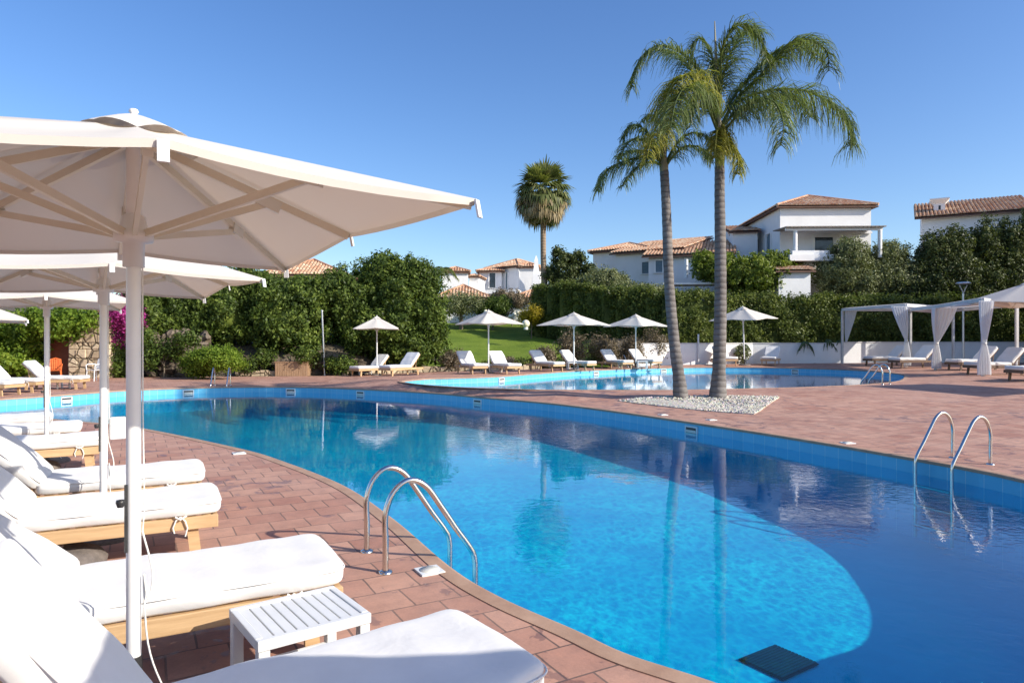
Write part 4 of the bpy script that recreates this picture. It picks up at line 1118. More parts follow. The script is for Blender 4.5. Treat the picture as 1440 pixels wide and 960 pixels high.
def house_mid():
    d = 52; x0 = xat(836, d + 1.5); root = empty('villa', (x0, d, T(x0, d))); tag(root, 'long white villa in shade with stepped tile roofs behind the left palm trunk', 'house')
    bz = root.location.z; ya = R(-32)
    house_block(root, (xat(834, 57), 57), ya, 4.6, 6, bz - 1, zpx(355, 57), 'hip', 17, .35)
    o, e, u = house_block(root, (xat(866, 53.5), 53.5), ya, 5.2, 7, bz - 1, zpx(357, 53.5) , 'mono', 13, .4)
    window(root, o, e, u, 2.5, zpx(385, 52) - bz, .75, .95, 'shutter')
    o, e, u = house_block(root, (xat(912, 49.5), 49.5), R(-18), 5.6, 7, bz - 1, zpx(361, 49.5), 'mono', 14, .45)
    window(root, o, e, u, .75, zpx(383, 49) - bz, .6, .9, 'shutter')
    # small flat canopy and white flue
    fl = MB(); p = W(965, 372, 46.5); q = p - root.location; fl.tube([q + Vector((0, 0, -.9)), q + Vector((0, 0, .35))], .13, 10); fl.build('flue', M['plaster'], root)
    cn = MB(); p = W(975, 400, 46) - root.location; cn.box(p, (4.2, 1.8, .12), R(-5)); cn.build('canopy_slab', M['plaster'], root)
house_mid()
def house_right():
    d = 50; x0 = xat(1296, d); root = empty('white_house', (x0, d, T(min(x0, 38), d))); tag(root, 'white house with low tiled roof and flared white chimney at the right edge', 'house')
    bz = root.location.z; ya = R(-30)
    house_block(root, (x0, d), ya, 6.2, 6, bz - 1, zpx(307, d), 'mono', 17, .45)
    house_block(root, (x0 + 5.2, d - 3.9), ya, 6.2, 8, bz - 1, zpx(296, d - 3), 'hip', 20, .4)
    # chimney, flared top
    c = W(1321, 291, d + 1.2) - root.location; s = d / F
    ch = MB(); zs = c.z; hw = .36
    prof = [(hw, -1.4), (hw, .15), (hw * 1.05, .2), (hw * 1.75, .48), (hw * 1.75, .56)]
    vs = []; fs = []
    for r, z in prof:
        for i, j in ((-1, -1), (1, -1), (1, 1), (-1, 1)):
            v = Matrix.Rotation(ya, 4, 'Z') @ Vector((i * r, j * r, z)); vs.append(v + Vector((c.x, c.y, zs)))
    for k in range(len(prof) - 1):
        for i in range(4): fs.append((k * 4 + i, k * 4 + (i + 1) % 4, (k + 1) * 4 + (i + 1) % 4, (k + 1) * 4 + i))
    fs.append((16, 17, 18, 19)); ch.add(vs, fs); co = ch.build('chimney', M['plaster'], root)
    vv = MB(); e = Vector((math.cos(ya), math.sin(ya), 0)); n = Vector((math.sin(ya), -math.cos(ya), 0))
    for s_ in (0,): vv.bar(c + n * (hw + .006) + Vector((0, 0, -.28)), c + n * (hw + .006) + Vector((0, 0, .05)), .14, .012, n)
    vv.build('vent', M['black'], co)
house_right()
def house_centre():
    d = 66; x0 = xat(729, d); root = empty('hill_house', (x0, d, T(x0, d))); tag(root, 'distant white house with orange hip roof and pointed white chimney behind the fan palm', 'house')
    bz = root.location.z
    house_block(root, (x0, d), R(-3), 1.85, 4, bz - 2, zpx(376, d), 'hip', 22, .2, rname='roof')
    o, e, u = house_block(root, (xat(686, d + 2.6), d + 2.6), R(-42), 4.1, 4.5, bz - 2, zpx(377, d + 1.5), 'hip', 22, .3)
    window(root, o, e, u, 2.6, zpx(407, d + 1) - bz, .35, 1.7, 'shutter')
    o, e, u = house_block(root, (xat(674, 67), 67), R(-5), 2.2, 4, bz - 2, zpx(382, 67), 'hip', 16, .3)
    window(root, o, e, u, 1.3, zpx(405, 67) - bz, .7, 1.5, 'glass')
    c = W(754, 400, d - 1) - root.location; hw = .34; prof = [(hw * 1.35, -1.2), (hw, .9), (hw * .55, 1.9), (hw * .5, 2.3), (.03, 2.75)]
    ch = MB(); vs = []; fs = []
    for r, z in prof:
        for i, j in ((-1, -1), (1, -1), (1, 1), (-1, 1)): vs.append(c + Vector((i * r, j * r, z)))
    for k in range(len(prof) - 1):
        for i in range(4): fs.append((k * 4 + i, k * 4 + (i + 1) % 4, (k + 1) * 4 + (i + 1) % 4, (k + 1) * 4 + i))
    ch.add(vs, fs); ch.build('chimney', M['plaster'], root)
    # balcony rail
    rl = MB(); a = W(694, 405, d - .5) - root.location; b = W(722, 405, d - 1.2) - root.location
    rl.tube([a, b], .03, 6)
    for i in range(9): q = a.lerp(b, i / 8); rl.tube([q, q - Vector((0, 0, .9))], .018, 5)
    rl.build('railing', M['steel_d'], root)
    sl = MB(); q = W(708, 411, d - 1.2) - root.location; sl.box(q, (3.2, 2.2, .35), R(-10)); sl.build('balcony', M['plaster'], root)
    root = empty('hill_house', (xat(628, 62), 62, T(xat(628, 62), 62))); tag(root, 'small white house with orange hip roof seen over the lawn, left of the balcony house', 'house'); bz = root.location.z
    house_block(root, (xat(622, 62), 62), R(4), 2.35, 4, bz - 2, zpx(382.5, 62), 'hip', 20, .2)
    house_block(root, (xat(660, 63.5), 63.5), R(-8), .9, 3, bz - 2, zpx(388, 62.5), 'hip', 14, .15)
    root = empty('garden_pavilion', (xat(650, 55), 55, T(xat(650, 55), 55))); tag(root, 'low building with broad brown hipped tile roof behind the olive tree', 'building'); bz = root.location.z
    house_block(root, (xat(617, 54.5), 54.5), R(2), 3.8, 4.5, bz - 2, zpx(419, 54.5), 'hip', 26, .45)
    root = empty('garden_pavilion', (xat(730, 56), 56, T(xat(730, 56), 56))); tag(root, 'low tiled outbuilding partly hidden at the foot of the fan palm', 'building'); bz = root.location.z
    house_block(root, (xat(722, 56), 56), R(-8), 3.2, 3.5, bz - 2, zpx(420, 56), 'hip', 22, .4)
    root = empty('hidden_house', (xat(430, 47), 47, T(xat(430, 47), 47))); tag(root, 'tiled roof showing above the left trees just under the big parasol tip', 'house'); bz = root.location.z
    house_block(root, (xat(375, 47), 47), R(3), 5.2, 6, bz - 1, zpx(387, 47), 'hip', 24, .4)
house_centre()

# ------------------------------------------------------------------ furniture prototypes
def superbox(L, Wd, t, nx=34, ny=18, pu=24, pv=14, seed=0, bow=.0):
    rg = np.random.default_rng(seed); ph = rg.uniform(0, 6, 6)
    vs = []; fs = []
    def g(a, n): return [math.sin((i / n * 2 - 1) * math.pi / 2) for i in range(n + 1)]
    us = g(0, nx); vv = g(0, ny)
    for side in (1, -1):
        for u in us:
            for v in vv:
                cr = 1 - .045 * (abs(u) ** 10) * (abs(v) ** 6) * 1.5
                h = max((1 - abs(u) ** pu) * (1 - abs(v) ** pv), 0) ** .26
                x = L / 2 * u * cr; y = Wd / 2 * v * cr
                wr = .004 * math.sin(x * 9 + ph[0] + 3 * y) + .003 * math.sin(y * 17 + ph[1] + x * 4) + .003 * math.sin(x * 23 + ph[2])
                ed = .010 * math.sin(x * 14 + ph[3]) * abs(v) ** 8 + .007 * math.sin(y * 20 + ph[4]) * abs(u) ** 10
                z = side * t / 2 * h + (wr * h if side > 0 else 0) + bow * (1 - u * u)
                vs.append((x + ed * 0, y + ed, z))
    m = ny + 1; o = (nx + 1) * m
    for i in range(nx):
        for j in range(ny):
            a = i * m + j; fs.append((a, a + m, a + m + 1, a + 1)); a += o; fs.append((a, a + 1, a + m + 1, a + m))
    return vs, fs

def make_lounger(wood, label, name='sun_lounger', back_deg=38, Lb=.72):
    root = empty(name); tag(root, label, 'sun lounger')
    w = .70; Ls = 1.30
    # origin under the middle of the foot end, x points towards the feet (foot end at x=0)
    for s in (-1, 1):
        m = MB(); m.box((-.98, s * (w / 2 - .02), .275), (1.92, .035, .09), bev=.006); m.build('side_rail', M[wood], root)
    for xx in (-.04, -1.92): m = MB(); m.box((xx, 0, .275), (.035, w - .08, .085), bev=.005); m.build('cross_rail', M[wood], root)
    m = MB()
    for i in range(13): m.box((-.10 - i * .098, 0, .315), (.06, w - .085, .018), bev=.003)
    m.build('slats', M[wood], root)
    for x in (-.20, -1.62):
        for s in (-1, 1):
            m = MB(); m.bar((x, s * (w / 2 - .055), .31), (x + (.035 if x > -1 else -.035), s * (w / 2 - .055), 0), .035, .075, (1, 0, 0)); m.build('leg', M[wood], root)
    vs, fs = superbox(Ls, w, .115, seed=1)
    c = mesh_obj('seat_cushion', [(x - Ls / 2 + .01, y, z + .378) for x, y, z in vs], fs, M['cushion'], root, True)
    def pipe(L, W_):
        pts = []
        for k in range(97):
            a_ = 2 * math.pi * k / 96; cx, sy = math.cos(a_), math.sin(a_)
            pts.append((L / 2 * abs(cx) ** .2 * (1 if cx > 0 else -1) * .996, (W_ / 2 - .001) * abs(sy) ** .2 * (1 if sy > 0 else -1), 0))
        return pts
    MB().tube([(x - Ls / 2 + .01, y, z + .405) for x, y, z in pipe(Ls, w)], .0045, 6, False).build('piping', M['cushion'], c)
    # back
    a = R(back_deg); hx, hz = -Ls + .015, .33
    ca, sa = math.cos(a), math.sin(a)
    def tr(p):   # p.x distance up the back, p.z above the board
        x, y, z = p; return (hx - x * ca + z * sa, y, hz + x * sa + z * ca)
    vs, fs = superbox(Lb, w, .12, 22, 18, 16, 14, seed=2)
    bc = mesh_obj('back_cushion', [tr((x + Lb / 2 + .01, y, z + .085)) for x, y, z in vs], [tuple(reversed(f)) for f in fs], M['cushion'], root, True)
    MB().tube([tr((x + Lb / 2 + .01, y, z + .108)) for x, y, z in pipe(Lb, w)], .0045, 6, False).build('piping', M['cushion'], bc)
    m = MB()
    for s in (-1, 1): m.bar(tr((0, s * (w / 2 - .06), 0)), tr((Lb, s * (w / 2 - .06), 0)), .03, .035)
    for i in range(6): m.bar(tr((.06 + i * .125, -w / 2 + .05, .018)), tr((.06 + i * .125, w / 2 - .05, .018)), .06, .014, (sa, 0, ca))
    m.build('back_frame', M[wood], root)
    for s in (-1, 1):
        m = MB()
        q = tr((.45, s * (w / 2 - .1), -.02)); m.bar(q, (q[0] + .06, q[1], .27), .025, .03); m.build('back_prop', M[wood], root)
    # tie cords at the foot and at the hinge
    for x in (-.27, -1.31):
        m = MB(); y = -(w / 2 + .004)
        m.tube([(x, y, .33), (x + .03, y - .012, .30), (x + .045, y - .01, .25), (x + .03, y - .008, .19)], .006, 5)
        m.tube([(x, y, .33), (x - .03, y - .012, .31), (x - .05, y - .01, .26), (x - .04, y - .012, .22)], .006, 5)
        m.tube([(x - .035, y - .01, .335), (x, y - .02, .315), (x + .04, y - .012, .338)], .008, 5)
        m.build('tie_cord', M['rope'], root)
    return root
LG = 'wooden sun loungers with white cushions round the pools'
proto = make_lounger('wood', 'x', back_deg=45); used = [False]
proto_l = make_lounger('wood', 'x', back_deg=38); used_l = [False]
proto_n = make_lounger('wood', 'x', back_deg=55, Lb=.74); used_n = [False]
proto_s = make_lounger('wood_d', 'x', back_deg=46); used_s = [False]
proto_f = make_lounger('wood', 'x', back_deg=46); used_f = [False]
def lounger(x, y, deg, label, which='w', z=None):
    p, u = {'w': (proto, used), 'd': (proto_s, used_s), 'f': (proto_f, used_f), 'l': (proto_l, used_l), 'n': (proto_n, used_n)}[which]
    o = p if not u[0] else copy_tree(p); u[0] = True
    put(o, x, y, g_at(x, y) if z is None else z, R(deg), label, LG); return o
# near row
lounger(-.04, 2.73, 35, 'nearest lounger, cropped by the bottom frame edge, its white cushion mostly in parasol shadow', 'n')
lounger(-1.02, 3.86, 28, 'second nearest lounger, its bright cushion just behind the white slatted side table', 'l')
lounger(-2.30, 5.34, 27, 'third lounger of the near row, with a bow of white cord hanging at its foot')
lounger(-2.92, 6.45, 27, 'fourth lounger of the near row, crossed by the pole of the second parasol')
lounger(-5.08, 8.55, 30, 'fifth lounger of the near row, above a round stone weight')
lounger(-6.15, 9.75, 30, 'sixth lounger of the near row, with a parasol pole rising at its middle')
lounger(-7.35, 10.9, 32, 'farthest lounger of the near row beside the shallow left end of the pool')
def far(pxf, pyf, deg, label, which='f', dx=0, dy=0):
    x, y, g = ground(pxf, pyf); o = lounger(x + dx, y + dy, deg, label, which); k = 1.13 if pxf > 1000 else 1.0; o.scale = (k, k, k); return o
far(497, 529, -128, 'lounger left of the first small parasol, its back half in shadow')
far(540, 529, -125, 'lounger right of the first small parasol before the left trees')
far(676, 526, -62, 'lounger left of the side table under the lawn parasol')
far(724, 526, -60, 'lounger right of the side table under the lawn parasol')
far(787, 522.5, -52, 'lounger left of the third small parasol pole')
far(833, 521, -46, 'lounger right of the third small parasol pole')
far(884, 519, -58, 'lounger left of the fourth small parasol pole beside the far pool ladder')
far(925, 517.5, -55, 'lounger partly hidden by the curved palm trunk')
far(1028, 514.5, -88, 'lounger seen straight from its foot just right of the straight palm trunk')
far(1080, 514.5, -118, 'lounger turned left before the white wall, right of the fifth small parasol', )
# left far deck
far(22, 556, -8, 'lounger at the left frame edge on the far side of the pool')
far(62, 551, 2, 'white lounger in the middle of the far left group')
far(121, 546.5, 8, 'lounger with pale cushion before the dark doorway and stone wall end')
# right hand cabanas
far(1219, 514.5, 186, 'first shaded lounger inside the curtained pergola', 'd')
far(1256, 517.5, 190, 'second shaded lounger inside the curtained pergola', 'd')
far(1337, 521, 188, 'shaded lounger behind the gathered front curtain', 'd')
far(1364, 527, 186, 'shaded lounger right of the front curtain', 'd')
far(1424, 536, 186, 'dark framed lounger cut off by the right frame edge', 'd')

# small side tables
def make_side_table():
    root = empty('side_table'); tag(root, 'x', 'side table')
    L, Wd, h = .50, .44, .37
    m = MB(); k = 9
    for i in range(k): m.box((-L / 2 + .03 + (L - .06) * (i + .5) / k, 0, h - .012), ((L - .06) / k - .007, Wd - .06, .016), bev=.003)
    m.build('slats', M['plastic'], root)
    m = MB()
    for s in (-1, 1): m.box((0, s * (Wd / 2 - .016), h - .02), (L, .032, .045), bev=.005)
    for s in (-1, 1): m.box((s * (L / 2 - .016), 0, h - .02), (.032, Wd - .066, .045), bev=.005)
    m.build('top_frame', M['plastic'], root)
    for sx in (-1, 1):
        for sy in (-1, 1):
            m = MB(); m.box((sx * (L / 2 - .028), sy * (Wd / 2 - .03), (h - .045) / 2), (.048, .05, h - .045), bev=.005); m.build('leg', M['plastic'], root)
    m = MB()
    for s in (-1, 1): m.box((0, s * (Wd / 2 - .04), .1), (L - .11, .02, .03), bev=.003)
    m.build('stretcher', M['plastic'], root)
    return root
TG = 'white slatted side tables between loungers'
st = make_side_table(); put(st, -.965, 3.1, 0, R(37), 'white slatted side table between the two nearest loungers', TG)
for px, py, lb in [(697, 524, 'small white table between the two loungers on the lawn edge'), (514, 527, 'small white table beside the first small parasol pole'), (903, 518, 'small white table left of the curved palm trunk'),
                   (84, 546, 'small white table between the loungers of the far left group'), (805, 520.5, 'small white table at the third small parasol pole')]:
    x, y, g = ground(px, py); c = copy_tree(st); put(c, x, y, g, R(random.uniform(-30, 10)), lb, TG)

# ------------------------------------------------------------------ parasols
def make_parasol(a=.95, b=1.30, edge=2.125, corner_drop=.055, apex=2.50, detail=True, name='parasol'):
    root = empty(name); tag(root, 'x', 'parasol')
    MB().tube([(0, 0, .25), (0, 0, apex - .03)], .029, 20).build('pole', M['pole'], root)
    MB().tube([(0, 0, 0), (0, 0, .28)], .034, 18).build('socket', M['black'], root)
    MB().lathe([(0, .05), (.24, .05), (.27, .02), (.27, 0)], n=28).build('base_plate', M['stone_base'], root)
    tips = [(a, 0), (a, b), (0, b), (-a, b), (-a, 0), (-a, -b), (0, -b), (a, -b)]
    rt = [Vector((x, y, edge - (corner_drop if (x and y) else 0))) for x, y in tips]
    top = Vector((0, 0, apex)); SUB = 6; RN = 12; r0 = .10
    vs = []; fs = []
    for r in range(RN + 1):
        t = r0 + (1 - r0) * r / RN
        for k in range(8):
            A = rt[k]; B = rt[(k + 1) % 8]
            for j in range(SUB):
                f = j / SUB; e = A.lerp(B, f); sc = 4 * f * (1 - f)
                p = top.lerp(e, t); sag = .030 * sc * math.sin(math.pi * min(t * .9, 1)) 
                p.z -= sag * .8
                inw = .022 * sc * t ** 3; q = Vector((p.x * (1 - inw), p.y * (1 - inw), p.z - .008 * sc * t ** 4)); vs.append(q)
    n = 8 * SUB
    for r in range(RN):
        for i in range(n): fs.append((r * n + i, r * n + (i + 1) % n, (r + 1) * n + (i + 1) % n, (r + 1) * n + i))
    cn = mesh_obj('canopy', vs, fs, M['canopy'], root, True)
    # stitched hem: a narrow band hanging from the rim
    hv = []; hf = []
    for i in range(n):
        q = vs[RN * n + i]; hv += [q, q * 1.0 + Vector((-q.x * .004, -q.y * .004, -.022))]
    for i in range(n): j = (i + 1) % n; hf.append((2 * i, 2 * i + 1, 2 * j + 1, 2 * j))
    mesh_obj('hem', hv, hf, M['canopy'], cn, True)
    # vent cap, lifted between the ribs
    vv = []; vf = []
    VR = 5
    for r in range(VR + 1):
        t = r / VR
        for k in range(8):
            A = rt[k].copy(); B = rt[(k + 1) % 8].copy()
            for j in range(SUB):
                f = j / SUB; e = A.lerp(B, f); sc = 4 * f * (1 - f)
                dirv = Vector((e.x, e.y, 0)); L = .25
                p = dirv.normalized() * (L * t); slope = (apex - edge) / max(abs(e.x) if False else dirv.length, .1)
                z = apex + .048 - slope * L * t * 1.25 + .020 * sc * t * t - .03 * t * t; vv.append((p.x, p.y, z))
    for r in range(VR):
        for i in range(n): vf.append((r * n + i, r * n + (i + 1) % n, (r + 1) * n + (i + 1) % n, (r + 1) * n + i))
    mesh_obj('vent_cap', vv, vf, M['canopy'], root, True)
    MB().lathe([(0, .058), (.016, .055), (.02, .045), (.012, .035), (.02, .0)], (0, 0, apex + .01), 14).build('finial', M['pole'], root)
    hubz = edge - .10
    MB().lathe([(.031, -.12), (.042, -.12), (.042, -.02), (.075, -.015), (.08, .02), (.055, .04), (.045, .09), (.031, .1)], (0, 0, hubz), 18).build('slider_hub', M['pole'], root)
    MB().lathe([(.031, -.10), (.075, -.09), (.08, -.06), (.05, -.04), (.031, -.03)], (0, 0, apex), 18).build('top_hub', M['pole'], root)
    for k, tip in enumerate(rt):
        d = (tip - top); dn = Vector((d.x, d.y, 0)).normalized()
        p0 = top + dn * .06 + Vector((0, 0, -.075)); p1 = tip + Vector((-d.x * .012, -d.y * .012, -.018))
        rb = MB().bar(p0, p1, .020, .034).build('rib', M['rib'], root)
        jt = p0.lerp(p1, .56) + Vector((0, 0, -.02)); h0 = Vector((dn.x * .06, dn.y * .06, hubz + .015))
        MB().bar(h0, jt, .018, .030).build('strut', M['rib'], root)
        if detail:
            MB().bar(jt - d.normalized() * .05 + Vector((0, 0, .005)), jt + d.normalized() * .06 + Vector((0, 0, .005)), .032, .052).build('joint', M['plastic_c'], rb)
            if True:
                q = tip + Vector((d.x * .002, d.y * .002, -.004))
                MB().bar(q, q + Vector((dn.x * .012, dn.y * .012, -.06)), .030, .007, dn).build('end_tab', M['plastic'], rb)
    return root
PG = 'square white parasols round the pools'
big = make_parasol()
# cord, knob and slot on the near poles
MB().tube([(.033, -.006, 1.95), (.034, -.012, 1.3), (.040, -.014, .9), (.032, -.01, .78)], .003, 6).build('cord', M['rope'], big)
MB().tube(bez([(.032, -.015, .80), (.07, -.03, .62), (.05, -.05, .52), (.036, -.03, .62), (.05, -.05, .34), (.11, -.06, .14), (.19, -.10, .01)], 5), .004, 6).build('cord_end', M['rope'], big)
MB().lathe([(0, .012), (.016, .01), (.018, 0), (.012, -.02)], (-.05, -.02, .93), 12).build('knob', M['black'], big)
MB().box((-.03, -.018, .86), (.012, .012, .28)).build('slot', M['black'], big)
put(big, -1.585, 2.86, 0, R(32), 'nearest parasol, its beige underside and ribs filling the upper left', PG); big.scale = (.98, .98, 1)
p2 = copy_tree(big); p2.scale = (1, 1, 1); put(p2, -3.32, 5.55, -.02, R(33), 'second parasol of the near row behind the big one', PG)
bx = MB(); bx.box((.10, 0, .90), (.11, .06, .18), bev=.008); bx.build('control_box', M['plastic'], p2)
p3 = copy_tree(big); put(p3, -6.1, 8.95, 0, R(34), 'third parasol of the near row, its pole rising from the sixth lounger', PG)
p4 = copy_tree(big); put(p4, -9.75, 12.1, -.12, R(36), 'fourth parasol, only its white tip showing at the left frame edge', PG)
p0 = copy_tree(big); put(p0, 2.15, .02, .0, R(7), 'parasol outside the frame shading the nearest lounger', PG)
p5 = copy_tree(big); put(p5, 16.6, 17.7, .3, R(20), 'parasol outside the frame shading the right hand deck', PG); p5.scale = (1.5, 1.5, 1.1)
small = make_parasol(.98, 1.22, 2.12, .05, 2.62, detail=False)
us = False
for px, py, rz, sc, lb in [(530, 527.5, 8, .98, 'first small parasol on the far deck, before the left trees'),
                          (687, 525, 30, 1.0, 'second small parasol, standing out against the lawn'),
                          (807, 521, 50, 1.10, 'third small parasol, before the dark hedge end'),
                          (894, 518, 38, 1.02, 'fourth small parasol, left of the curved palm trunk'),
                          (1047, 513.5, 60, 1.15, 'fifth small parasol, with leaning pole right of the straight palm trunk'),
                          ]:
    o = small if not us else copy_tree(small); us = True
    x, y, g = ground(px, py); put(o, x, y, g, R(rz), lb, PG); o.scale = (sc, sc, 1.2 if px == 1047 else 1)
    if px == 1047: o.rotation_euler = (R(0), R(-3.2), R(0)); 
    o.rotation_euler.z = R(rz) if px != 1047 else R(40)
rg_ = make_parasol(1.75, 1.75, 2.62, .12, 3.35, detail=False, name='large_parasol'); tag(rg_, cat='parasol')
put(rg_, xat(1446, 25.5), 25.5, .4, R(20), 'large white parasol at the right frame edge beside the pergola', PG)

# stone umbrella weights under loungers
def weight(x, y, rz, label, first=[None]):
    if first[0] is None:
        o = empty('parasol_weight'); tag(o, 'x', 'stone weight')
        MB().lathe([(0, .16), (.18, .155), (.27, .12), (.31, .07), (.30, .02), (.26, 0)], n=36).build('disc', M['stone_base'], o)
        MB().lathe([(.04, .155), (.04, .2), (.03, .2), (.03, .14)], n=14).build('tube_socket', M['steel_d'], o); first[0] = o
    else: o = copy_tree(first[0])
    put(o, x, y, 0, rz, label, 'round stone parasol weights under loungers')
weight(-3.15, 4.72, 0, 'round dark stone weight lying under the third lounger')
weight(-5.75, 8.15, 1, 'round dark stone weight lying under the fifth lounger')

# ------------------------------------------------------------------ ladders
def make_ladder():
    root = empty('pool_ladder'); tag(root, 'x', 'pool ladder')
    for s in (-1, 1):
        y = s * .26
        pts = bez([(0, y, 0), (0, y, .22), (.0, y, .40), (.06, y, .55), (.17, y, .62), (.29, y, .57), (.40, y, .42), (.52, y, .24), (.62, y, .10), (.665, y, .0), (.67, y, -.2), (.67, y, -1.0)], 5)
        rl = MB().tube(pts, .0215, 14).build('rail', M['steel'], root)
        MB().lathe([(.024, .02), (.045, .014), (.05, .002), (.05, 0)], (0, y, 0), 18).build('flange', M['steel'], root)
    for z in (-.32, -.58, -.84):
        m = MB(); m.box((.67, 0, z), (.075, .50, .028), bev=.008); m.build('tread', M['steel_d'], root)
    return root
LD = 'steel pool ladders'
ld = make_ladder(); put(ld, -.985, 4.935, 0, R(26), 'near steel ladder beside the second lounger and a square drain cover', LD)
o = copy_tree(ld); put(o, 6.07, 9.03, 0, R(199), 'steel ladder on the right bank mirrored in the dark blue water', LD)
x, y, g = ground(313, 541.5); o = copy_tree(ld); put(o, x, y, 0, R(-78), 'small distant ladder on the far left bank before the light green bush', LD)
x, y, g = ground(868, 516.3); o = copy_tree(ld); put(o, x, y, G2, R(-70), 'distant ladder of the far pool left of the curved palm trunk', LD)
x, y, g = ground(1246, 540.3); o = copy_tree(ld); put(o, x, y, G2, R(128), 'ladder at the right end of the far pool', LD)

# ------------------------------------------------------------------ skimmers, covers, grate
def make_skimmer():
    root = empty('pool_skimmer'); tag(root, 'x', 'skimmer')
    m = MB(); w, h, t = .34, .17, .03
    for s in (-1, 1): m.box((0, s * (w / 2 - t / 2), 0), (.03, t, h)); m.box((0, 0, s * (h / 2 - t / 2)), (.028, w - 2 * t, t))
    m.build('frame', M['plastic'], root)
    m = MB(); m.box((.0, 0, 0), (.012, w - 2 * t, h - 2 * t)); m.build('opening', M['black'], root)
    m = MB(); m.box((-.012, 0, -.02), (.01, w - 2 * t - .02, .05)); m.build('weir_flap', M['plastic_c'], root)
    return root
sk = make_skimmer(); sku = False
def wallpt(poly, px, rim):
    best = None; n = len(poly)
    for i in range(n):
        a = Vector(poly[i]); b = Vector(poly[(i + 1) % n])
        pa = CX + F * a.x / a.y; pb = CX + F * b.x / b.y
        if (pa - px) * (pb - px) <= 0 and abs(pa - pb) > 1e-6 and a.y > 4:
            f = (px - pa) / (pb - pa); q = a.lerp(b, f)
            if best is None or q.y > best[0].y:
                t = (b - a).normalized(); nrm = Vector((-t.y, t.x))
                if not inside(tuple(q + nrm * .05), poly): nrm = -nrm
                best = (q, nrm)
    return best
for poly, px, rim, lb in [(pool1, 93, 0, 'skimmer opening in the sunlit left wall of the main pool, between the parasol poles'), (pool1, 265, 0, 'skimmer opening in the main pool wall left of the distant ladder'),
                          (pool1, 409, 0, 'skimmer opening in the main pool wall below the wooden planter box'), (pool1, 507, 0, 'skimmer opening in the main pool wall below the first small parasol'),
                          (pool1, 672, 0, 'skimmer opening in the main pool wall below the lawn parasol'), (pool1, 973, 0, 'skimmer opening in the main pool wall below the gravel bed'),
                          (pool2, 705, G2, 'skimmer opening in the light blue wall of the far pool below the lawn parasol'), (pool2, 838, G2, 'skimmer opening in the far pool wall left of its ladder'),
                          (pool2, 933, G2, 'skimmer opening in the far pool wall just left of the curved trunk'), (pool2, 1118, G2, 'skimmer opening in the far pool wall right of the straight trunk')]:
    q, nn = wallpt(poly, px, rim); o = sk if not sku else copy_tree(sk); sku = True
    put(o, q.x + nn.x * .014, q.y + nn.y * .014, rim - .125 - .03, math.atan2(-nn.y, -nn.x), lb, 'skimmer openings in the pool walls')
cv = empty('skimmer_cover'); tag(cv, 'x', 'drain cover')
MB().box((0, 0, .006), (.17, .17, .014), bev=.004).build('frame', M['plastic'], cv); MB().lathe([(0, .018), (.068, .017), (.07, .012)], n=24).build('lid', M['plastic_c'], cv)
cu = False
for px, py, rz, lb in [(604, 803, 28, 'square white drain cover by the feet of the near ladder'), (336, 637.5, 30, 'square white drain cover on the left deck beyond the loungers'), (1000, 590.5, 20, 'pale drain cover at the pool edge below the gravel bed'),
                       (932, 583.3, 20, 'second pale drain cover, left of the one below the gravel bed'), (1192, 623, 10, 'pale drain cover at the right bank left of the steel ladder')]:
    x, y, g = ground(px, py); o = cv if not cu else copy_tree(cv); cu = True; put(o, x, y, g, R(rz), lb, 'drain covers set in the paving')
def grate():
    c = [(1083, 903), (1142, 928), (1107, 955), (1048, 930)]; pts = []
    z = -1.13
    for px, py in c: d = (EYE - z) * F / (py - HY); pts.append(Vector(((px - CX) / F * d, d)))
    m = sum(pts, Vector((0, 0))) / 4; a = pts[1] - pts[0]; root = empty('floor_grate', (m.x, m.y, zf1(m.x, m.y) + .012), math.atan2(a.y, a.x)); tag(root, 'dark square drain grate on the pool floor at the bottom right', 'drain grate')
    w = a.length; h = (pts[2] - pts[1]).length; k = 12; mb = MB()
    for i in range(k): mb.box((-w / 2 + w * (i + .5) / k, 0, .01), (w / k * .7, h, .012))
    mb.build('bars', M['black'], root); MB().box((0, 0, 0), (w + .02, h + .02, .008)).build('plate', M['black'], root)
grate()

# ------------------------------------------------------------------ plastic chair, red chair at left back
def chair(x, y, rz, label, mat, g=0):
    root = empty('garden_chair', (x, y, g), rz); tag(root, label, 'chair')
    m = MB()
    for i in range(7): m.box((-.18 + i * .06, 0, .43), (.05, .42, .02), bev=.004)
    m.build('seat', mat, root)
    m = MB()
    for i in range(6): m.bar((-.2, -.16 + i * .064, .46), (-.28, -.14 + i * .056, .86), .04, .016, (1, 0, 0))
    m.tube([(-.2, -.2, .46), (-.28, -.18, .84), (-.3, 0, .9), (-.28, .18, .84), (-.2, .2, .46)], .018, 8); m.build('backrest', mat, root)
    for sx in (-1, 1):
        for sy in (-1, 1): MB().tube([(sx * .19, sy * .19, .44), (sx * .23, sy * .22, 0)], [.022, .018], 8).build('leg', mat, root)
    for sy in (-1, 1): MB().tube([(.2, sy * .22, .44), (.2, sy * .24, .62), (.12, sy * .25, .66), (-.2, sy * .23, .66)], .018, 8).build('armrest', mat, root)
x, y, g = ground(134, 535.5); chair(x, y, R(-110), 'white garden chair against the sunlit stone wall end', M['plastic'])
x, y, g = ground(77, 536); chair(x, y, R(-60), 'orange chair standing in the dark doorway at far left', M['orange'])

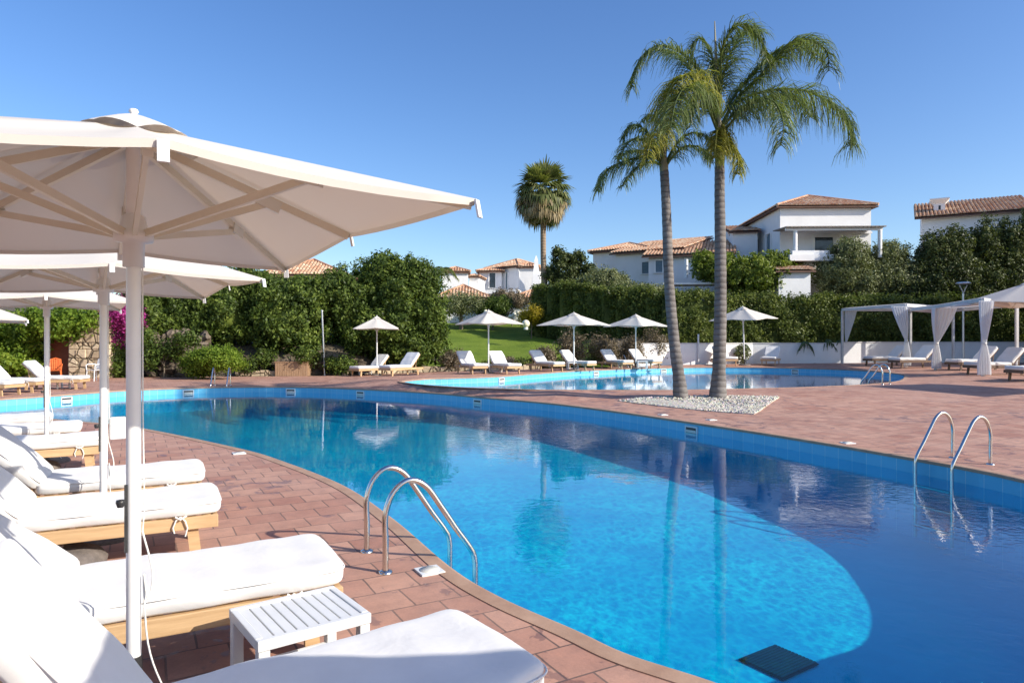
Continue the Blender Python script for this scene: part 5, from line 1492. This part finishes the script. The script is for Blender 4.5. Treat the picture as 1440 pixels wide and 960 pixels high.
# ------------------------------------------------------------------ pergola with curtains
def curtain(root, x, y, z0, z1, wtop, wbot, tie=.42, waist=.11, dirv=(1, 0), shift=0.0, seed=0):
    rg = np.random.default_rng(seed); nx, nz = 40, 26; vs = []; fs = []
    dx, dy = dirv
    for k in range(nz + 1):
        t = k / nz; z = z1 + (z0 - z1) * t; tt = tie
        if t < 1 - tt: f = (t / (1 - tt)); w = wtop + (waist - wtop) * (f ** 1.35); cx = shift * (1 - f) ** 1.0
        else: f = (t - (1 - tt)) / tt; w = waist + (wbot - waist) * min(f * 1.6, 1) ** .8; cx = 0
        for i in range(nx + 1):
            u = i / nx - .5; fold = math.sin(u * 34 + math.sin(t * 3 + u * 5) * .8) * .028 * (w / .5 + .35)
            vs.append((x + dx * (cx + u * w) - dy * fold, y + dy * (cx + u * w) + dx * fold, z))
    for k in range(nz):
        for i in range(nx): a = k * (nx + 1) + i; fs.append((a, a + 1, a + nx + 2, a + nx + 1))
    o = mesh_obj('curtain', vs, fs, M['curtain'], root, True)
    zt = z1 + (z0 - z1) * (1 - tie); MB().lathe([(waist * .52, -.03), (waist * .56, 0), (waist * .52, .03)], (x, y, zt), 14).build('tie_back', M['rope'], o)
    return o
def pergola():
    def GP(px, py, g): x, y = gp(px, py, g); return Vector((x, y, g))
    A = Vector(ground(1184.5, 511)); B = Vector(ground(1274, 516)); C = Vector(ground(1382, 528.5))
    E = W(1259, 503, 37.5); 
    root = empty('pergola', A); tag(root, 'flat roofed white pergola with tied back curtains on the right deck', 'pergola')
    H = 2.93
    def l(p): return Vector(p) - A
    posts = [(A, H), (B, H)]
    bk = [Vector((A.x + 3.9, A.y + .2, A.z)), Vector((B.x + 4.6, B.y + 3.6, B.z))]
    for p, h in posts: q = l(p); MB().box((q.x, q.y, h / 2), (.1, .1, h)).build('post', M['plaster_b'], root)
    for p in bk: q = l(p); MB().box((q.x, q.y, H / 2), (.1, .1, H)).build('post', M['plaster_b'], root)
    q0, q1, b0, b1 = l(A), l(B), l(bk[0]), l(bk[1])
    m = MB(); up = Vector((0, 0, H + .04))
    for a, b in ((q0, q1), (q1, b1), (b1, b0), (b0, q0)): m.bar(Vector((a.x, a.y, 0)) + up, Vector((b.x, b.y, 0)) + up, .1, .14)
    m.build('beam', M['plaster_b'], root)
    # cloth roof with slight sag
    vs = []; fs = []; n = 14
    for i in range(n + 1):
        for j in range(n + 1):
            u, v = i / n, j / n; p = q0.lerp(q1, u).lerp(b0.lerp(b1, u), v); z = H + .14 - .10 * math.sin(math.pi * u) * abs(math.sin(math.pi * v * 3)); vs.append((p.x, p.y, z))
    for i in range(n):
        for j in range(n): a = i * (n + 1) + j; fs.append((a, a + 1, a + n + 2, a + n + 1))
    mesh_obj('cloth_roof', vs, fs, M['curtain'], root, True)
    d = (q1 - q0); d.z = 0; d.normalize()
    curtain(root, q0.x + .32, q0.y, .9, H, .62, .15, .05, .10, (d.x, d.y), .15, 1) if False else None
    curtain(root, q0.x + .22, q0.y + .0, 1.15, H, .62, .12, .04, .10, (1, 0), .25, 1)
    curtain(root, q1.x - .02, q1.y - .08, .08, H, .75, .42, .42, .13, (1, 0), -.35, 2)
    # second bay towards the viewer
    r2 = empty('pergola', B + Vector((0, 0, 0))); tag(r2, 'nearer bay of the white pergola with two long gathered curtains', 'pergola')
    D = Vector(ground(1316, 520.5)); Cc = C; H2 = 2.72
    def m2(p): return Vector(p) - B
    qd, qc = m2(D), m2(Cc); bb = [Vector((D.x + 3.4, D.y + 5.4, .3)), Vector((Cc.x + 3.9, Cc.y + 3.6, .3))]
    m = MB(); up = Vector((0, 0, H2 + .04))
    pts = [Vector((.18, -.1, 0)), Vector((qd.x, qd.y, 0)), Vector((qc.x, qc.y, 0)), Vector((m2(bb[1]).x, m2(bb[1]).y, 0)), Vector((m2(bb[0]).x, m2(bb[0]).y, 0))]
    for a, b in zip(pts, pts[1:] + pts[:1]): m.bar(a + up, b + up, .1, .14)
    m.build('beam', M['plaster_b'], r2)
    for p in (pts[3], pts[4], pts[2] + Vector((.05, .05, 0)), pts[1] + Vector((.03, .06, 0))): MB().box((p.x, p.y, H2 / 2 - .02), (.1, .1, H2)).build('post', M['plaster_b'], r2)
    v = [tuple(p + Vector((0, 0, H2 + .13))) for p in pts]
    mesh_obj('cloth_roof', v, [(0, 1, 2, 3, 4)], M['curtain'], r2)
    curtain(r2, qd.x, qd.y - .05, .04, H2, 1.05, .42, .42, .15, (1, 0), .35, 3)
    curtain(r2, qc.x, qc.y - .08, .04, H2, .52, .48, .43, .15, (1, 0), .08, 4)
    return A, B, C
pergola()
# disc lamp
def disc_lamp(px, pyt, pyb, d, label, r=.38):
    b = W(px, pyb, d); h = (pyb - pyt) * d / F; root = empty('disc_lamp', b); tag(root, label, 'lamp post')
    MB().tube([(0, 0, 0), (0, 0, h - .62)], .06, 12).build('pole', M['lampmetal'], root)
    m = MB()
    for s in (-1, 1): m.bar((0, 0, h - .62), (s * r * .62, 0, h - .12), .04, .06, (0, 1, 0))
    m.build('fork', M['lampmetal'], root)
    MB().lathe([(0, 0), (r * .8, -.01), (r, -.06), (r * .98, -.10), (r * .7, -.14), (0, -.14)], (0, 0, h), 26).build('disc', M['lampmetal'], root)
disc_lamp(1354.5, 396.5, 506, 38, 'grey lamp post with flat disc head on a fork behind the pergola')
disc_lamp(981, 417, 470, 42, 'low disc lamp showing over the hedge between the palm trunks', .28)
def globe(px, py, d, r, label, grp='white lawn globes'):
    p = W(px, py, d); root = empty('globe_lamp', p); tag(root, label, 'globe lamp', grp)
    bm = bmesh.new(); bmesh.ops.create_uvsphere(bm, u_segments=24, v_segments=14, radius=r); me = bpy.data.meshes.new('globe'); bm.to_mesh(me); bm.free()
    for q in me.polygons: q.use_smooth = True
    me.materials.append(M['globe']); o = bpy.data.objects.new('globe', me); COL.objects.link(o); o.parent = root
    MB().lathe([(r * .5, -r * .85), (r * .55, -r - .05), (r * .55, -r - .12)], n=16).build('foot', M['plastic'], root)
globe(739.5, 455, 42, .24, 'large cream globe lamp resting on the lawn beside the yellow shrub')
globe(718, 445, 48, .17, 'leftmost of the three small white globes near the top of the lawn')
globe(723, 442.5, 48.5, .17, 'middle one of the three small white globes near the top of the lawn')
globe(728.5, 439.5, 49, .17, 'rightmost of the three small white globes near the top of the lawn')
globe(683, 438, 49, .15, 'small white globe right of the olive tree trunk')
for px, py, L, n, lb in [(1047, 487, .5, 9, 'spiky plant trailing over the white wall behind the fifth small parasol'), (1131, 483, .72, 16, 'spiky plant trailing over the white wall right of the last far lounger'),
                         (1163, 480, .75, 16, 'spiky plant trailing over the white wall left of the pergola post'), (1178, 482, .45, 8, 'small spiky tuft on the white wall at the pergola corner')]:
    spiky(px, py, 39.1, lb, n, L, int(px))

# ------------------------------------------------------------------ camera, light, sky
cam = bpy.data.cameras.new('camera'); co = bpy.data.objects.new('camera', cam); COL.objects.link(co)
co.location = (0, 0, EYE); co.rotation_euler = (R(90), 0, 0); cam.sensor_width = 36; cam.lens = 24; cam.shift_y = -2 / 1440
cam.clip_start = .05; cam.clip_end = 3000; scene.camera = co
SUN_EL = 28.5; sd = Vector((.915, -.40, 0)).normalized() * math.cos(R(SUN_EL)); sd.z = math.sin(R(SUN_EL))
sl = bpy.data.lights.new('sun', 'SUN'); sl.energy = 4.6; sl.angle = R(.53); sl.color = (1.0, .93, .82)
so = bpy.data.objects.new('sun', sl); COL.objects.link(so); so.rotation_euler = sd.to_track_quat('Z', 'Y').to_euler()
w = bpy.data.worlds.new('World'); scene.world = w; w.use_nodes = True
nt = w.node_tree; nt.nodes.clear()
sky = nt.nodes.new('ShaderNodeTexSky'); sky.sky_type = 'NISHITA'; sky.sun_disc = False; sky.sun_elevation = R(SUN_EL)
sky.sun_rotation = math.atan2(sd.x, sd.y); sky.air_density = 1.0; sky.dust_density = 1.0; sky.ozone_density = 3.0; sky.altitude = 50
bg = nt.nodes.new('ShaderNodeBackground'); bg.inputs[1].default_value = .145
ow = nt.nodes.new('ShaderNodeOutputWorld'); hs = nt.nodes.new('ShaderNodeHueSaturation'); hs.inputs['Saturation'].default_value = 1.2; hs.inputs['Hue'].default_value = .509; nt.links.new(sky.outputs[0], hs.inputs['Color']); nt.links.new(hs.outputs[0], bg.inputs[0]); nt.links.new(bg.outputs[0], ow.inputs[0])
scene.view_settings.view_transform = 'Standard'; scene.view_settings.look = 'None'; scene.view_settings.exposure = .50; scene.view_settings.gamma = 1
scene.cycles.max_bounces = 8; scene.cycles.transparent_max_bounces = 12; scene.cycles.caustics_reflective = False; scene.cycles.caustics_refractive = False
scene.cycles.use_denoising = True
